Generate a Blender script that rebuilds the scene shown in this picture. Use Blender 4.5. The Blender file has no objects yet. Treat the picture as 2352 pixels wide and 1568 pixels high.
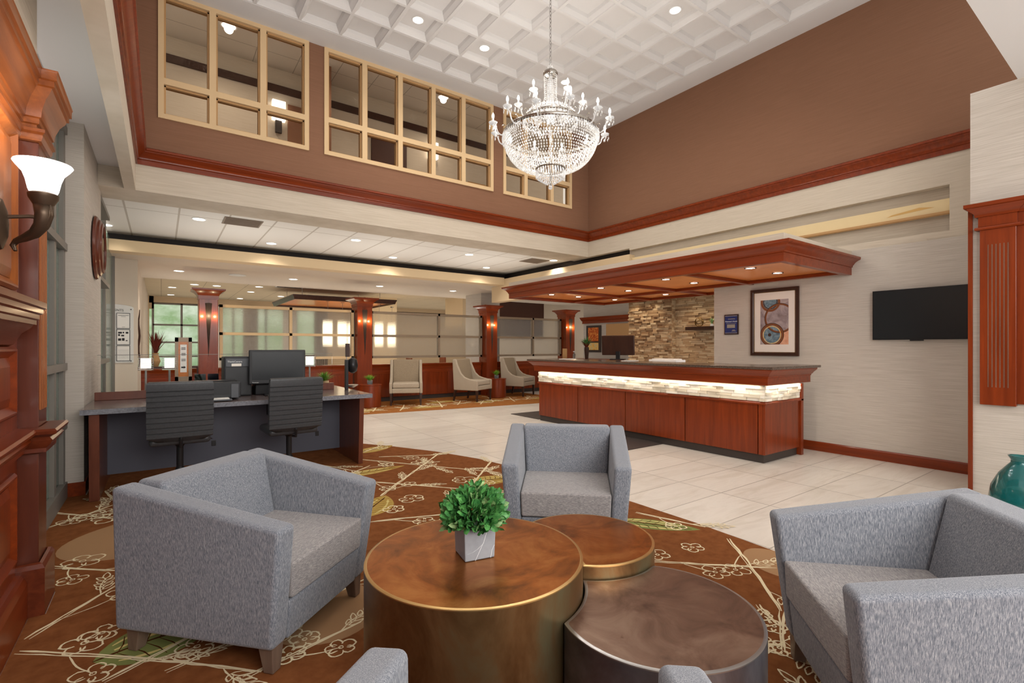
import bpy, math, random
from math import sin, cos, pi, radians, hypot, atan2, sqrt, tan
from mathutils import Vector, Matrix
random.seed(7)
R_ = random.Random(11)
COL = bpy.context.scene.collection
# ------------------------------------------------------------ calibration helpers (photo 2352x1568 -> world)
FPX, CX, CY, YAW, H = 1122.6, 1176.0, 796.0, 0.62256, 1.30
FW = (sin(YAW), cos(YAW)); RT = (cos(YAW), -sin(YAW))
def floor_pt(px, py, z=0.0):
    a = (px-CX)/FPX; b = (CY-py)/FPX; t = (z-H)/b
    return ((FW[0]+a*RT[0])*t, (FW[1]+a*RT[1])*t)

# ------------------------------------------------------------ materials
def lin(c):
    return tuple(((x/12.92) if x <= 0.04045 else ((x+0.055)/1.055)**2.4) for x in c)
def rgb(r, g, b): return lin((r/255, g/255, b/255))+(1,)
MATS = {}
def newmat(name):
    m = bpy.data.materials.new(name); m.use_nodes = True
    nt = m.node_tree; b = nt.nodes['Principled BSDF']
    MATS[name] = m
    return m, nt, b
def plain(name, c, rough=0.5, metal=0.0, spec=0.5, emit=None, es=0.0, trans=0.0, alpha=1.0, ior=1.45, coat=0.0):
    m, nt, b = newmat(name)
    b.inputs['Base Color'].default_value = c
    b.inputs['Roughness'].default_value = rough
    b.inputs['Metallic'].default_value = metal
    b.inputs['Specular IOR Level'].default_value = spec
    b.inputs['Transmission Weight'].default_value = trans
    b.inputs['IOR'].default_value = ior
    b.inputs['Coat Weight'].default_value = coat
    b.inputs['Coat Roughness'].default_value = 0.15
    if emit: b.inputs['Emission Color'].default_value = emit; b.inputs['Emission Strength'].default_value = es
    if alpha < 1: b.inputs['Alpha'].default_value = alpha
    return m
def coords(nt, scale, rot=(0,0,0)):
    tc = nt.nodes.new('ShaderNodeTexCoord'); mp = nt.nodes.new('ShaderNodeMapping')
    mp.inputs['Scale'].default_value = scale; mp.inputs['Rotation'].default_value = rot
    nt.links.new(tc.outputs['Object'], mp.inputs['Vector']); return mp.outputs['Vector']
def noise(nt, vec, scale=1.0, detail=3, rough=0.55, dist=0.0):
    n = nt.nodes.new('ShaderNodeTexNoise'); nt.links.new(vec, n.inputs['Vector'])
    n.inputs['Scale'].default_value = scale; n.inputs['Detail'].default_value = detail
    n.inputs['Roughness'].default_value = rough; n.inputs['Distortion'].default_value = dist
    return n.outputs['Fac']
def ramp(nt, fac, stops):
    r = nt.nodes.new('ShaderNodeValToRGB'); nt.links.new(fac, r.inputs['Fac'])
    e = r.color_ramp.elements
    while len(e) < len(stops): e.new(0.5)
    for i, (p, c) in enumerate(stops): e[i].position = p; e[i].color = c
    return r.outputs['Color']
def bump(nt, b, h, strength, dist=0.01):
    n = nt.nodes.new('ShaderNodeBump'); n.inputs['Strength'].default_value = strength
    n.inputs['Distance'].default_value = dist
    nt.links.new(h, n.inputs['Height']); nt.links.new(n.outputs['Normal'], b.inputs['Normal'])
def noisy(name, c1, c2, scale, rough=0.5, metal=0.0, bmp=0.0, spec=0.5, detail=4, lo=0.3, hi=0.7, coat=0.0, dist=0.0, bd=0.01):
    m, nt, b = newmat(name)
    v = coords(nt, scale); f = noise(nt, v, 1.0, detail, 0.6, dist)
    nt.links.new(ramp(nt, f, [(lo, c1), (hi, c2)]), b.inputs['Base Color'])
    b.inputs['Roughness'].default_value = rough; b.inputs['Metallic'].default_value = metal
    b.inputs['Specular IOR Level'].default_value = spec
    b.inputs['Coat Weight'].default_value = coat; b.inputs['Coat Roughness'].default_value = 0.12
    if bmp: bump(nt, b, f, bmp, bd)
    return m
def wood(name, dark, light, axis='z', rough=0.3, coat=0.25):
    s = {'x': (1.2, 22, 22), 'y': (22, 1.2, 22), 'z': (22, 22, 1.2)}[axis]
    return noisy(name, dark, light, s, rough, 0, 0.04, 0.35, 5, 0.25, 0.8, coat*.6, 0.6, 0.003)
WD, WL = rgb(98, 36, 12), rgb(138, 56, 20)
wood('wood_x', WD, WL, 'x'); wood('wood_y', WD, WL, 'y'); wood('wood_z', WD, WL, 'z')
wood('wood_dark_y', rgb(84,34,18), rgb(116,54,30), 'y'); wood('wood_dark_z', rgb(78,36,24), rgb(108,54,36), 'z')
wood('wood_gold_z', rgb(112,56,24), rgb(160,92,42), 'z'); wood('wood_gold_y', rgb(108,54,26), rgb(156,88,42), 'y')
wood('honey', rgb(190,108,52), rgb(214,136,74), 'y', 0.3, 0.3)
wood('desk_wood', rgb(84,42,28), rgb(112,62,44), 'z', 0.35, 0.1)
wood('espresso', rgb(48,30,24), rgb(70,44,34), 'z', 0.35, 0.1)
wood('leg_wood', rgb(96,78,66), rgb(128,106,90), 'z', 0.4, 0.0)
def wallpaper(name, c1, c2, s=(3,3,160), b=0.15): return noisy(name, c1, c2, s, 0.75, 0, b, 0.2, 3, 0.35, 0.65, 0, 0, 0.002)
wallpaper('paper_cream', rgb(190,177,158), rgb(203,191,174))
wallpaper('paper_grey', rgb(178,168,156), rgb(194,185,174))
wallpaper('paper_brown', rgb(130,94,72), rgb(136,99,77), (3,3,120), 0.05)
wallpaper('paper_beige', rgb(196,170,136), rgb(206,181,148))
plain('paint_white', rgb(218,216,214), 0.8, spec=0.2)
plain('paint_soffit', rgb(226,220,214), 0.8, spec=0.2)
plain('paint_warm', rgb(206,192,174), 0.8, spec=0.2)
plain('paint_beam', rgb(214,190,154), 0.8, spec=0.2)
plain('paint_yellow', rgb(222,200,156), 0.7, spec=0.2)
plain('paint_stain', rgb(206,166,104), 0.7, spec=0.2)
plain('paint_dark', rgb(44,38,36), 0.6)
plain('panel_brown', rgb(70,40,30), 0.5)
plain('frame_tan', rgb(214,184,142), 0.6, spec=0.3)
plain('frame_tan_dark', rgb(186,146,100), 0.6, spec=0.3)
plain('frame_bronze', rgb(150,132,112), 0.45, 0.3)
plain('frame_dark', rgb(66,58,54), 0.5, 0.2)
plain('frame_grey', rgb(128,122,114), 0.5, 0.2)
plain('black_plastic', rgb(26,26,28), 0.35)
plain('dark_plastic', rgb(44,45,47), 0.5)
plain('grey_plastic', rgb(84,86,90), 0.45)
plain('screen', rgb(36,38,40), 0.25, spec=0.4)
plain('chrome', rgb(220,220,222), 0.12, 1.0)
plain('brushed', rgb(190,188,184), 0.35, 0.9)
plain('steel', rgb(170,168,166), 0.3, 0.9)
plain('bronze', rgb(96,80,66), 0.42, 0.75)
plain('white', rgb(240,240,238), 0.5)
plain('paper', rgb(232,228,220), 0.7)
plain('ink', rgb(40,38,40), 0.6)
plain('ink_grey', rgb(150,148,146), 0.6)
plain('desk_panel', rgb(82,82,92), 0.5)
plain('black_panel', rgb(26,22,22), 0.4)
plain('navy', rgb(44,52,104), 0.35)
plain('silver_plate', rgb(186,178,166), 0.35, 0.6)
plain('mat_board', rgb(222,212,202), 0.7)
plain('bulb', rgb(255,250,240), 0.3, emit=(1,0.95,0.87,1), es=14)
plain('lamp_lens', rgb(255,250,240), 0.4, emit=(1,0.94,0.84,1), es=9)
plain('speaker_white', rgb(214,212,206), 0.6)
plain('lamp_glow', rgb(255,250,240), 0.4, emit=(1,0.93,0.82,1), es=1.4)
plain('pendant_glow', rgb(240,220,180), 0.6, emit=(1,0.88,0.66,1), es=2.6)
plain('sconce_glass', rgb(252,250,246), 0.35, emit=(1,0.97,0.93,1), es=3.0)
plain('grille', rgb(140,126,112), 0.7)
plain('teal_glass', rgb(20,120,120), 0.06, trans=0.55, ior=1.45, coat=0.6)
plain('clear_glass', rgb(250,252,252), 0.02, trans=1.0, ior=1.12)
plain('window_glass', rgb(216,206,192), 0.03, trans=1.0, ior=1.08)
plain('green_glass', rgb(128,146,134), 0.15, trans=0.35, ior=1.2)
plain('dark_red_leaf', rgb(104,42,30), 0.6)
plain('gold_wire', rgb(150,116,62), 0.3, 0.9)
plain('crystal', rgb(226,222,216), 0.08, trans=0.35, spec=1.0, ior=1.6, emit=(1,0.98,0.95,1), es=0.13)  # faint emission stands in for sparkle; crystals are no light source
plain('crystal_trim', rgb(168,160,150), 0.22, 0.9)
plain('crystal_clear', rgb(240,239,236), 0.05, trans=0.7, spec=1.0, ior=1.5, emit=(1,1,1,1), es=0.10)  # slight self-glow added to brighten the clear crystal
plain('glass_pot', rgb(200,205,205), 0.05, trans=0.8)
plain('soil', rgb(40,26,20), 0.9)
plain('lawn_green', rgb(110,170,80), 0.8)
plain('outdoor_pale', rgb(214,226,214), 0.9)
noisy('foliage_far', rgb(158,186,140), rgb(240,246,236), (1.2,1.2,1.8), 0.9)
noisy('granite', rgb(54,42,36), rgb(104,86,72), (90,90,90), 0.2, 0, 0, 0.5, 3, 0.35, 0.7, 0.3)
noisy('desk_top', rgb(86,72,70), rgb(112,94,90), (70,70,70), 0.25, 0, 0, 0.5, 3, 0.4, 0.65, 0.4)
noisy('desk_edge', rgb(92,92,98), rgb(130,130,136), (60,60,60), 0.4)
noisy('leather', rgb(50,51,53), rgb(60,61,63), (60,60,60), 0.42, 0, 0.1, 0.5, 3, 0.3, 0.7, 0, 0, 0.002)
noisy('lounge_fabric', rgb(132,116,96), rgb(160,143,120), (150,150,150), 0.9, 0, 0.1, 0.1, 2, 0.35, 0.65, 0, 0, 0.002)
noisy('lounge_fabric_light', rgb(158,144,126), rgb(184,170,150), (150,150,150), 0.9, 0, 0.1, 0.1, 2, 0.35, 0.65, 0, 0, 0.002)
noisy('marble_pot', rgb(140,142,146), rgb(164,166,170), (9,9,9), 0.4, 0, 0, 0.4, 5)
plain('vein_white', rgb(222,222,222), 0.4)
noisy('leaf', rgb(44,104,52), rgb(96,160,84), (45,45,45), 0.45, 0, 0, 0.4, 2, 0.3, 0.7)
noisy('leaf_pale', rgb(96,144,84), rgb(160,186,126), (45,45,45), 0.45, 0, 0, 0.4, 2, 0.3, 0.7)
noisy('grass', rgb(70,130,30), rgb(150,200,70), (40,40,40), 0.6)
# sofa fabric: vertical streaks, two tone
def fabric(name, d, mcol, l, sc):
    m, nt, b = newmat(name)
    v = coords(nt, sc); f = noise(nt, v, 1.0, 3, 0.7, 0.4)
    nt.links.new(ramp(nt, f, [(0.34, d), (0.5, mcol), (0.66, l)]), b.inputs['Base Color'])
    b.inputs['Roughness'].default_value = 0.85; b.inputs['Specular IOR Level'].default_value = 0.15
    b.inputs['Sheen Weight'].default_value = 0.25
    bump(nt, b, f, 0.25, 0.002); return m
fabric('tub_fabric', rgb(84,90,100), rgb(122,126,134), rgb(164,165,168), (480,480,44))
fabric('tub_seat', rgb(108,105,106), rgb(140,135,134), rgb(172,166,160), (420,60,420))
# aged brass
def brass(name, a, b_, c, rough, sc=(5,5,5), met=0.85):
    m, nt, b = newmat(name)
    f = noise(nt, coords(nt, sc), 1.0, 6, 0.62, 0.8)
    nt.links.new(ramp(nt, f, [(0.3, a), (0.5, b_), (0.7, c)]), b.inputs['Base Color'])
    b.inputs['Metallic'].default_value = met; b.inputs['Roughness'].default_value = rough
    f2 = noise(nt, coords(nt, (90,12,40)), 1.0, 4, 0.6)
    bump(nt, b, f2, 0.05, 0.001); return m
brass('brass_top', rgb(112,68,32), rgb(172,102,44), rgb(200,136,74), 0.3)
brass('brass_side', rgb(104,72,40), rgb(140,110,74), rgb(140,136,104), 0.4, (3,3,2))
brass('pewter_top', rgb(108,86,74), rgb(140,114,98), rgb(166,142,124), 0.34)
brass('pewter_side', rgb(92,86,88), rgb(122,120,126), rgb(156,156,164), 0.36, (3,3,2))
plain('brass_rim', rgb(214,178,120), 0.3, 0.9)
# marble tile floor
def tiles():
    m, nt, b = newmat('floor_tile')
    v = coords(nt, (1,1,1)); br = nt.nodes.new('ShaderNodeTexBrick'); nt.links.new(v, br.inputs['Vector'])
    br.offset = 0.0; br.inputs['Scale'].default_value = 1.0
    br.inputs['Brick Width'].default_value = 0.86; br.inputs['Row Height'].default_value = 0.43
    br.inputs['Mortar Size'].default_value = 0.0045; br.inputs['Mortar Smooth'].default_value = 0.1
    br.inputs['Color1'].default_value = rgb(200,190,178); br.inputs['Color2'].default_value = rgb(214,205,193)
    br.inputs['Mortar'].default_value = rgb(128,118,106)
    mp = nt.nodes['Mapping']; mp.inputs['Location'].default_value = (-0.61, -0.30, 0)
    f = noise(nt, coords(nt, (1.1, 6, 1), (0,0,0.25)), 1.0, 7, 0.65, 1.2)
    c2 = ramp(nt, f, [(0.36, rgb(214,206,194)), (0.52, rgb(238,234,228)), (0.68, rgb(222,215,206))])
    mx = nt.nodes.new('ShaderNodeMix'); mx.data_type = 'RGBA'; mx.blend_type = 'MULTIPLY'; mx.inputs[0].default_value = 0.75
    nt.links.new(br.outputs['Color'], mx.inputs[6]); nt.links.new(c2, mx.inputs[7])
    g = nt.nodes.new('ShaderNodeGamma'); g.inputs[1].default_value = 0.72
    nt.links.new(mx.outputs[2], g.inputs[0]); nt.links.new(g.outputs[0], b.inputs['Base Color'])
    b.inputs['Roughness'].default_value = 0.28; b.inputs['Specular IOR Level'].default_value = 0.35
tiles()
def ceiling_tile(name, c, line, w, h, off=(0,0), ms=0.006):
    m, nt, b = newmat(name)
    v = coords(nt, (1,1,1)); nt.nodes['Mapping'].inputs['Location'].default_value = (off[0], off[1], 0)
    br = nt.nodes.new('ShaderNodeTexBrick'); nt.links.new(v, br.inputs['Vector']); br.offset = 0.0
    br.inputs['Scale'].default_value = 1.0; br.inputs['Brick Width'].default_value = w; br.inputs['Row Height'].default_value = h
    br.inputs['Mortar Size'].default_value = ms; br.inputs['Color1'].default_value = c; br.inputs['Color2'].default_value = c
    br.inputs['Mortar'].default_value = line
    nt.links.new(br.outputs['Color'], b.inputs['Base Color']); b.inputs['Roughness'].default_value = 0.85
ceiling_tile('tile_white', rgb(226,222,214), rgb(188,180,168), 0.575, 4.0, (0.40+0.575*6-0.02, 0), 0.012)
ceiling_tile('tile_warm', rgb(206,188,158), rgb(150,134,112), 0.95, 1.2)
ceiling_tile('tile_corridor', rgb(196,190,178), rgb(150,144,134), 0.61, 0.61)
# carpet
noisy('carpet_brown', rgb(110,64,35), rgb(132,82,47), (14,14,14), 0.95, 0, 0.3, 0.05, 8, 0.3, 0.7, 0, 0, 0.002)
noisy('carpet_far', rgb(134,84,42), rgb(158,102,54), (14,14,14), 0.95, 0, 0.3, 0.05, 8)
plain('yarn_cream', rgb(222,206,170), 0.95, spec=0.05)
plain('yarn_gold', rgb(170,140,74), 0.95, spec=0.05)
plain('yarn_gold_light', rgb(204,186,120), 0.95, spec=0.05)
plain('yarn_dark', rgb(74,42,20), 0.95, spec=0.05)
plain('yarn_tan', rgb(158,122,88), 0.95, spec=0.05)
plain('yarn_green', rgb(122,128,74), 0.95, spec=0.05)
# stacked stone
for nm, c1, c2 in (('stone_a', (190,162,126), (206,182,148)), ('stone_b', (166,134,100), (184,154,118)), ('stone_c', (134,102,72), (154,122,90)), ('stone_w', (222,212,194), (238,230,214)), ('stone_w2', (204,190,166), (220,208,186))):
    noisy(nm, rgb(*c1), rgb(*c2), (12,4,30), 0.8, 0, 0.2, 0.2, 4)
# reeded glass: horizontal ribs smear what is behind
def reeded():
    m, nt, b = newmat('reeded_glass')
    w = nt.nodes.new('ShaderNodeTexWave'); nt.links.new(coords(nt, (0,0,1)), w.inputs['Vector'])
    w.bands_direction = 'Z'; w.inputs['Scale'].default_value = 13
    bump(nt, b, w.outputs['Fac'], 0.55, 0.012)
    b.inputs['Transmission Weight'].default_value = 0.82; b.inputs['Roughness'].default_value = 0.10
    b.inputs['IOR'].default_value = 1.25; b.inputs['Base Color'].default_value = rgb(244,240,230)
reeded()
def art_mat(name, stops, sc, dist=2.0):
    m, nt, b = newmat(name); f = noise(nt, coords(nt, sc), 1.0, 4, 0.6, dist)
    nt.links.new(ramp(nt, f, [(p, rgb(*c)) for p, c in stops]), b.inputs['Base Color']); b.inputs['Roughness'].default_value = 0.5
art_mat('art_grey', [(0.3,(120,104,104)), (0.5,(152,138,140)), (0.7,(176,160,156))], (5,5,5))
art_mat('art_blue', [(0.3,(70,88,100)), (0.5,(104,126,138)), (0.7,(140,158,166))], (9,9,9))
art_mat('art_orange', [(0.3,(120,40,16)), (0.5,(190,84,30)), (0.65,(224,160,80)), (0.8,(240,210,150))], (9,9,9))
art_mat('art_peach', [(0.3,(200,140,110)), (0.7,(222,170,138))], (9,9,9))
art_mat('art_honey', [(0.35,(214,150,64)), (0.5,(230,190,110)), (0.7,(170,176,150))], (7,7,7))
art_mat('poster_sun', [(0.35,(236,190,140)), (0.5,(240,226,200)), (0.7,(244,238,224))], (6,6,12))
art_mat('poster_sea', [(0.3,(60,120,140)), (0.5,(170,200,200)), (0.7,(230,140,90))], (5,5,6))
plain('ring_brown', rgb(122,72,42), 0.5); plain('ring_dark', rgb(62,40,32), 0.5)
plain('flyer_green', rgb(150,196,130), 0.6); plain('flyer_lilac', rgb(176,172,204), 0.6)
# ------------------------------------------------------------ mesh builder
class MB:
    def __init__(s): s.v = []; s.f = []; s.m = []; s.mi = 0
    def mat(s, i): s.mi = i; return s
    def face(s, idx): s.f.append(tuple(idx)); s.m.append(s.mi)
    def add(s, vs, fs):
        n = len(s.v); s.v += [tuple(v) for v in vs]
        for f in fs: s.face([n+i for i in f])
        return n
    def box(s, x0, y0, z0, x1, y1, z1):
        if x0 > x1: x0, x1 = x1, x0
        if y0 > y1: y0, y1 = y1, y0
        if z0 > z1: z0, z1 = z1, z0
        s.add([(x0,y0,z0),(x1,y0,z0),(x1,y1,z0),(x0,y1,z0),(x0,y0,z1),(x1,y0,z1),(x1,y1,z1),(x0,y1,z1)],
              [(0,3,2,1),(4,5,6,7),(0,1,5,4),(1,2,6,5),(2,3,7,6),(3,0,4,7)]); return s
    def cbox(s, c, d, rz=0, rx=0, ry=0):
        M = Matrix.Translation(c) @ Matrix.Rotation(rz,4,'Z') @ Matrix.Rotation(ry,4,'Y') @ Matrix.Rotation(rx,4,'X')
        hx, hy, hz = d[0]/2, d[1]/2, d[2]/2
        vs = [M @ Vector(p) for p in ((-hx,-hy,-hz),(hx,-hy,-hz),(hx,hy,-hz),(-hx,hy,-hz),(-hx,-hy,hz),(hx,-hy,hz),(hx,hy,hz),(-hx,hy,hz))]
        s.add(vs, [(0,3,2,1),(4,5,6,7),(0,1,5,4),(1,2,6,5),(2,3,7,6),(3,0,4,7)]); return s
    def prism(s, poly, a, b, axis='z'):
        # poly: 2-D points counter-clockwise; extruded along axis a..b. axis x: poly=(y,z); y: poly=(x,z)
        n = len(poly)
        def P3(p, t): return (p[0],p[1],t) if axis=='z' else ((t,p[0],p[1]) if axis=='x' else (p[0],t,p[1]))
        vs = [P3(p,a) for p in poly]+[P3(p,b) for p in poly]
        fs = [tuple(range(n))[::-1], tuple(range(n,2*n))]+[(i,(i+1)%n,n+(i+1)%n,n+i) for i in range(n)]
        if axis == 'y': fs = [f[::-1] for f in fs]
        s.add(vs, fs); return s
    def rings(s, rs, cap0=True, cap1=True):
        n = len(rs[0]); b = len(s.v)
        for r in rs: s.v += [tuple(p) for p in r]
        for k in range(len(rs)-1):
            for i in range(n):
                j = (i+1)%n; s.face((b+k*n+i, b+k*n+j, b+(k+1)*n+j, b+(k+1)*n+i))
        if cap0: s.face([b+i for i in range(n)][::-1])
        if cap1: s.face([b+(len(rs)-1)*n+i for i in range(n)])
        return s
    def lathe(s, prof, c=(0,0,0), n=32, cap0=True, cap1=True, sq=None):
        rs = []
        for r, z in prof:
            rs.append([(c[0]+r*cos(2*pi*i/n), c[1]+r*sin(2*pi*i/n), c[2]+z) for i in range(n)])
        return s.rings(rs, cap0, cap1)
    def cyl(s, c, r, h, n=24, r2=None): return s.lathe([(r,0),(r if r2 is None else r2,h)], c, n)
    def tube(s, pts, r, n=8, close=False):
        pts = [Vector(p) for p in pts]; rad = r if isinstance(r,(list,tuple)) else [r]*len(pts); rs = []
        up = None
        for i, p in enumerate(pts):
            if close: d = pts[(i+1)%len(pts)]-pts[i-1]
            else: d = pts[min(i+1,len(pts)-1)]-pts[max(i-1,0)]
            d.normalize()
            if up is None: up = Vector((0,0,1)) if abs(d.z) < 0.9 else Vector((1,0,0))
            a = d.cross(up); a.normalize(); b = a.cross(d); b.normalize(); up = b
            rs.append([p+(a*cos(2*pi*k/n)+b*sin(2*pi*k/n))*rad[i] for k in range(n)])
        if close: rs.append(rs[0]); return s.rings(rs, False, False)
        return s.rings(rs)
    def sphere(s, c, r, n=12, m=8, sz=1.0):
        prof = [(max(r*sin(pi*k/m), r*0.02), -r*sz*cos(pi*k/m)) for k in range(m+1)]
        return s.lathe(prof, c, n)
    def octa(s, c, r, h=None):
        h = h or r; x, y, z = c
        s.add([(x+r,y,z),(x,y+r,z),(x-r,y,z),(x,y-r,z),(x,y,z+h),(x,y,z-h)],
              [(0,1,4),(1,2,4),(2,3,4),(3,0,4),(1,0,5),(2,1,5),(3,2,5),(0,3,5)]); return s
    def mold(s, path, prof, closed=False, side=1):
        # path: plan points; prof: (out, z), swept with mitred corners; out is to the right of travel * side
        n = len(path); P = [Vector((p[0],p[1])) for p in path]; rows = []
        for i in range(n):
            d0 = (P[i]-P[i-1]) if (i > 0 or closed) else None
            d1 = (P[(i+1)%n]-P[i]) if (i < n-1 or closed) else None
            ns = []
            for d in (d0, d1):
                if d is not None and d.length > 1e-9:
                    d = d.normalized(); ns.append(Vector((d.y,-d.x))*side)
            if len(ns) == 2:
                m = ns[0]+ns[1]; m.normalize(); k = 1/max(0.2, m.dot(ns[0]))
            else: m = ns[0]; k = 1
            rows.append([(P[i].x+m.x*o*k, P[i].y+m.y*o*k, z) for o, z in prof])
        b = len(s.v); q = len(prof)
        for r in rows: s.v += r
        for i in range(n if closed else n-1):
            j = (i+1)%n
            for k in range(q):
                l = (k+1)%q; f = (b+i*q+k, b+j*q+k, b+j*q+l, b+i*q+l)
                s.face(f if side == 1 else f[::-1])
        if not closed:
            s.face([b+k for k in range(q)]); s.face([b+(n-1)*q+k for k in range(q)][::-1])
        return s
    def xf(s, M, start=0):
        for i in range(start, len(s.v)): s.v[i] = tuple(M @ Vector(s.v[i]))
        return s
    def shift(s, d):
        s.v = [(v[0]-d[0], v[1]-d[1], v[2]-d[2]) for v in s.v]; return s
    def build(s, name, mats, parent=None, smooth=False, bevel=0.0, seg=2, world=False, subsurf=0):
        if parent is not None and world: s.shift(world_loc(parent))
        me = bpy.data.meshes.new(name); me.from_pydata(s.v, [], s.f)
        if isinstance(mats, str): mats = [mats]
        for m in mats: me.materials.append(MATS[m])
        for p, i in zip(me.polygons, s.m): p.material_index = i; p.use_smooth = bool(smooth)
        me.validate(); me.update()
        import bmesh
        bm = bmesh.new(); bm.from_mesh(me); bmesh.ops.recalc_face_normals(bm, faces=bm.faces); bm.to_mesh(me); bm.free()
        o = bpy.data.objects.new(name, me); COL.objects.link(o)
        if parent is not None: o.parent = parent
        if bevel:
            b = o.modifiers.new('bevel','BEVEL'); b.width = bevel; b.segments = seg; b.limit_method = 'ANGLE'; b.angle_limit = radians(32)
            b.harden_normals = False
        if subsurf:
            d = o.modifiers.new('sub','SUBSURF'); d.levels = subsurf; d.render_levels = subsurf
        if smooth and (smooth == 'auto' or bevel):
            for p in me.polygons: p.use_smooth = True
            w = o.modifiers.new('wn','WEIGHTED_NORMAL'); w.keep_sharp = True
        if smooth == 'auto' :
            me.set_sharp_from_angle(angle=radians(35))
        return o
def world_loc(o):
    l = Vector(o.location)
    while o.parent: o = o.parent; l += Vector(o.location)
    return l
def thing(name, label, cat, loc=(0,0,0), rz=0.0, group=None):
    o = bpy.data.objects.new(name, None); COL.objects.link(o); o.location = loc; o.rotation_euler = (0,0,rz)
    o.empty_display_size = 0.1; o['label'] = label; o['category'] = cat
    if group: o['group'] = group
    o['kind'] = 'thing'
    return o
def tag(o, label, cat, group=None):
    o['label'] = label; o['category'] = cat
    if group: o['group'] = group
    return o
def struct(o): o['kind'] = 'structure'; return o
def dup(root, loc, rz=None, label=None, group=None):
    r = root.copy(); COL.objects.link(r); r.location = loc
    if rz is not None: r.rotation_euler = (0,0,rz)
    if label: r['label'] = label
    if group: r['group'] = group
    for ch in list(root.children):
        c = ch.copy(); COL.objects.link(c); c.parent = r
        for g in list(ch.children):
            d = g.copy(); COL.objects.link(d); d.parent = c
    return r
def text(body, size, loc, rot, mat, parent, name='lettering', ext=0.0008, align='CENTER'):
    cu = bpy.data.curves.new(name,'FONT'); cu.body = body; cu.size = size; cu.extrude = ext; cu.align_x = align
    cu.resolution_u = 3; tmp = bpy.data.objects.new(name+'_src', cu); COL.objects.link(tmp)
    dg = bpy.context.evaluated_depsgraph_get(); me = bpy.data.meshes.new_from_object(tmp.evaluated_get(dg)); me.name = name
    bpy.data.objects.remove(tmp); me.materials.clear(); me.materials.append(MATS[mat])
    o = bpy.data.objects.new(name, me); COL.objects.link(o)
    o.location = loc; o.rotation_euler = rot; o.parent = parent; return o
LC = {'n': 0}
def light(kind, loc, energy, color=(1,0.93,0.84), size=0.05, spot=130, rot=(0,0,0), name='lamp', sizey=None):
    d = bpy.data.lights.new(name, kind); d.energy = energy; d.color = color
    if kind == 'AREA':
        d.shape = 'RECTANGLE'; d.size = size; d.size_y = sizey or size
    else: d.shadow_soft_size = size
    if kind == 'SPOT': d.spot_size = radians(spot); d.spot_blend = 1.0
    o = bpy.data.objects.new(name, d); COL.objects.link(o); o.location = loc; o.rotation_euler = rot; return o
CROWN = [(0,0),(0.018,0),(0.018,0.05),(0.03,0.056),(0.03,0.066),(0.034,0.075),(0.045,0.095),(0.065,0.115),(0.085,0.128),(0.085,0.138),(0.1,0.145),(0.1,0.165),(0.088,0.175),(0,0.19)]
def scaled(prof, so, sz, z0=0, o0=0): return [(o0+o*so, z0+z*sz) for o, z in prof]
# ================================================================= THE ROOM SHELL
XL, XR, YB, YS, ZF, ZK, ZC = -0.23, 6.70, 6.81, 0.84, 3.03, 3.42, 5.33
struct(MB().box(-4,-3,-0.12,14,24,0).build('floor','floor_tile'))
# coffered atrium ceiling
mb = MB(); cx0, cy1 = 1.884-4*0.4955, 6.44; sx, sy, nx, ny = 0.4955, 0.5, 13, 11
for i in range(nx):
    for j in range(ny):
        x0, x1 = cx0+i*sx, cx0+(i+1)*sx; y1, y0 = cy1-j*sy, cy1-(j+1)*sy
        a, b_, hz = 0.018, 0.072, 0.085
        rs = []
        for d, z in ((0,ZC),(a,ZC),(a+0.004,ZC+0.012),(b_-0.015,ZC+0.05),(b_,ZC+hz)):
            rs.append([(x0+d,y0+d,z),(x1-d,y0+d,z),(x1-d,y1-d,z),(x0+d,y1-d,z)])
        mb.rings(rs, False, True)
ex, ey = cx0+nx*sx, cy1-ny*sy
mb.box(XL-.1,cy1,ZC-.004,XR+.1,YB+.1,ZC+.12); mb.box(XL-.1,YS-.2,ZC-.004,cx0,cy1,ZC+.12); mb.box(ex,YS-.2,ZC-.004,XR+.1,cy1,ZC+.12); mb.box(cx0,YS-.2,ZC-.004,ex,ey,ZC+.12)
mb.box(XL-.1,YS-.2,ZC+.11,XR+.1,YB+.1,ZC+.14)
struct(mb.build('ceiling','paint_white'))
# back wall of the atrium with three glazed openings
WIN = [(-0.029,1.584,[0.499,1.04],4.31), (1.778,4.497,[2.327,2.859,3.397,3.927],4.36), (4.70,6.261,[5.179,5.776],4.33)]
mb = MB(); zb = 3.885
mb.box(XL,YB,ZK,XR+.1,YB+.1,zb)
xs = [XL]+[v for w in WIN for v in (w[0],w[1])]+[XR+.1]
for k in range(0,len(xs),2): mb.box(xs[k],YB,zb,xs[k+1],YB+.1,ZC)
struct(mb.build('wall_back','paper_brown'))
struct(MB().box(-3.2,YB,ZF,XR+.0,7.37,ZK+0.02).build('trim_1','paper_cream'))          # beam below
mb = MB(); mb.box(XL-.1,YS-.15,ZK,XL,YB,ZC); struct(mb.build('wall_left_upper','paper_brown'))
struct(MB().box(XL-.1,YS-.15,ZF,XL,YB,ZK).build('trim_2','paper_cream'))
struct(MB().box(XR,YS-.15,ZK,XR+.1,YB,ZC).build('wall_right_upper','paper_brown'))
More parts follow.
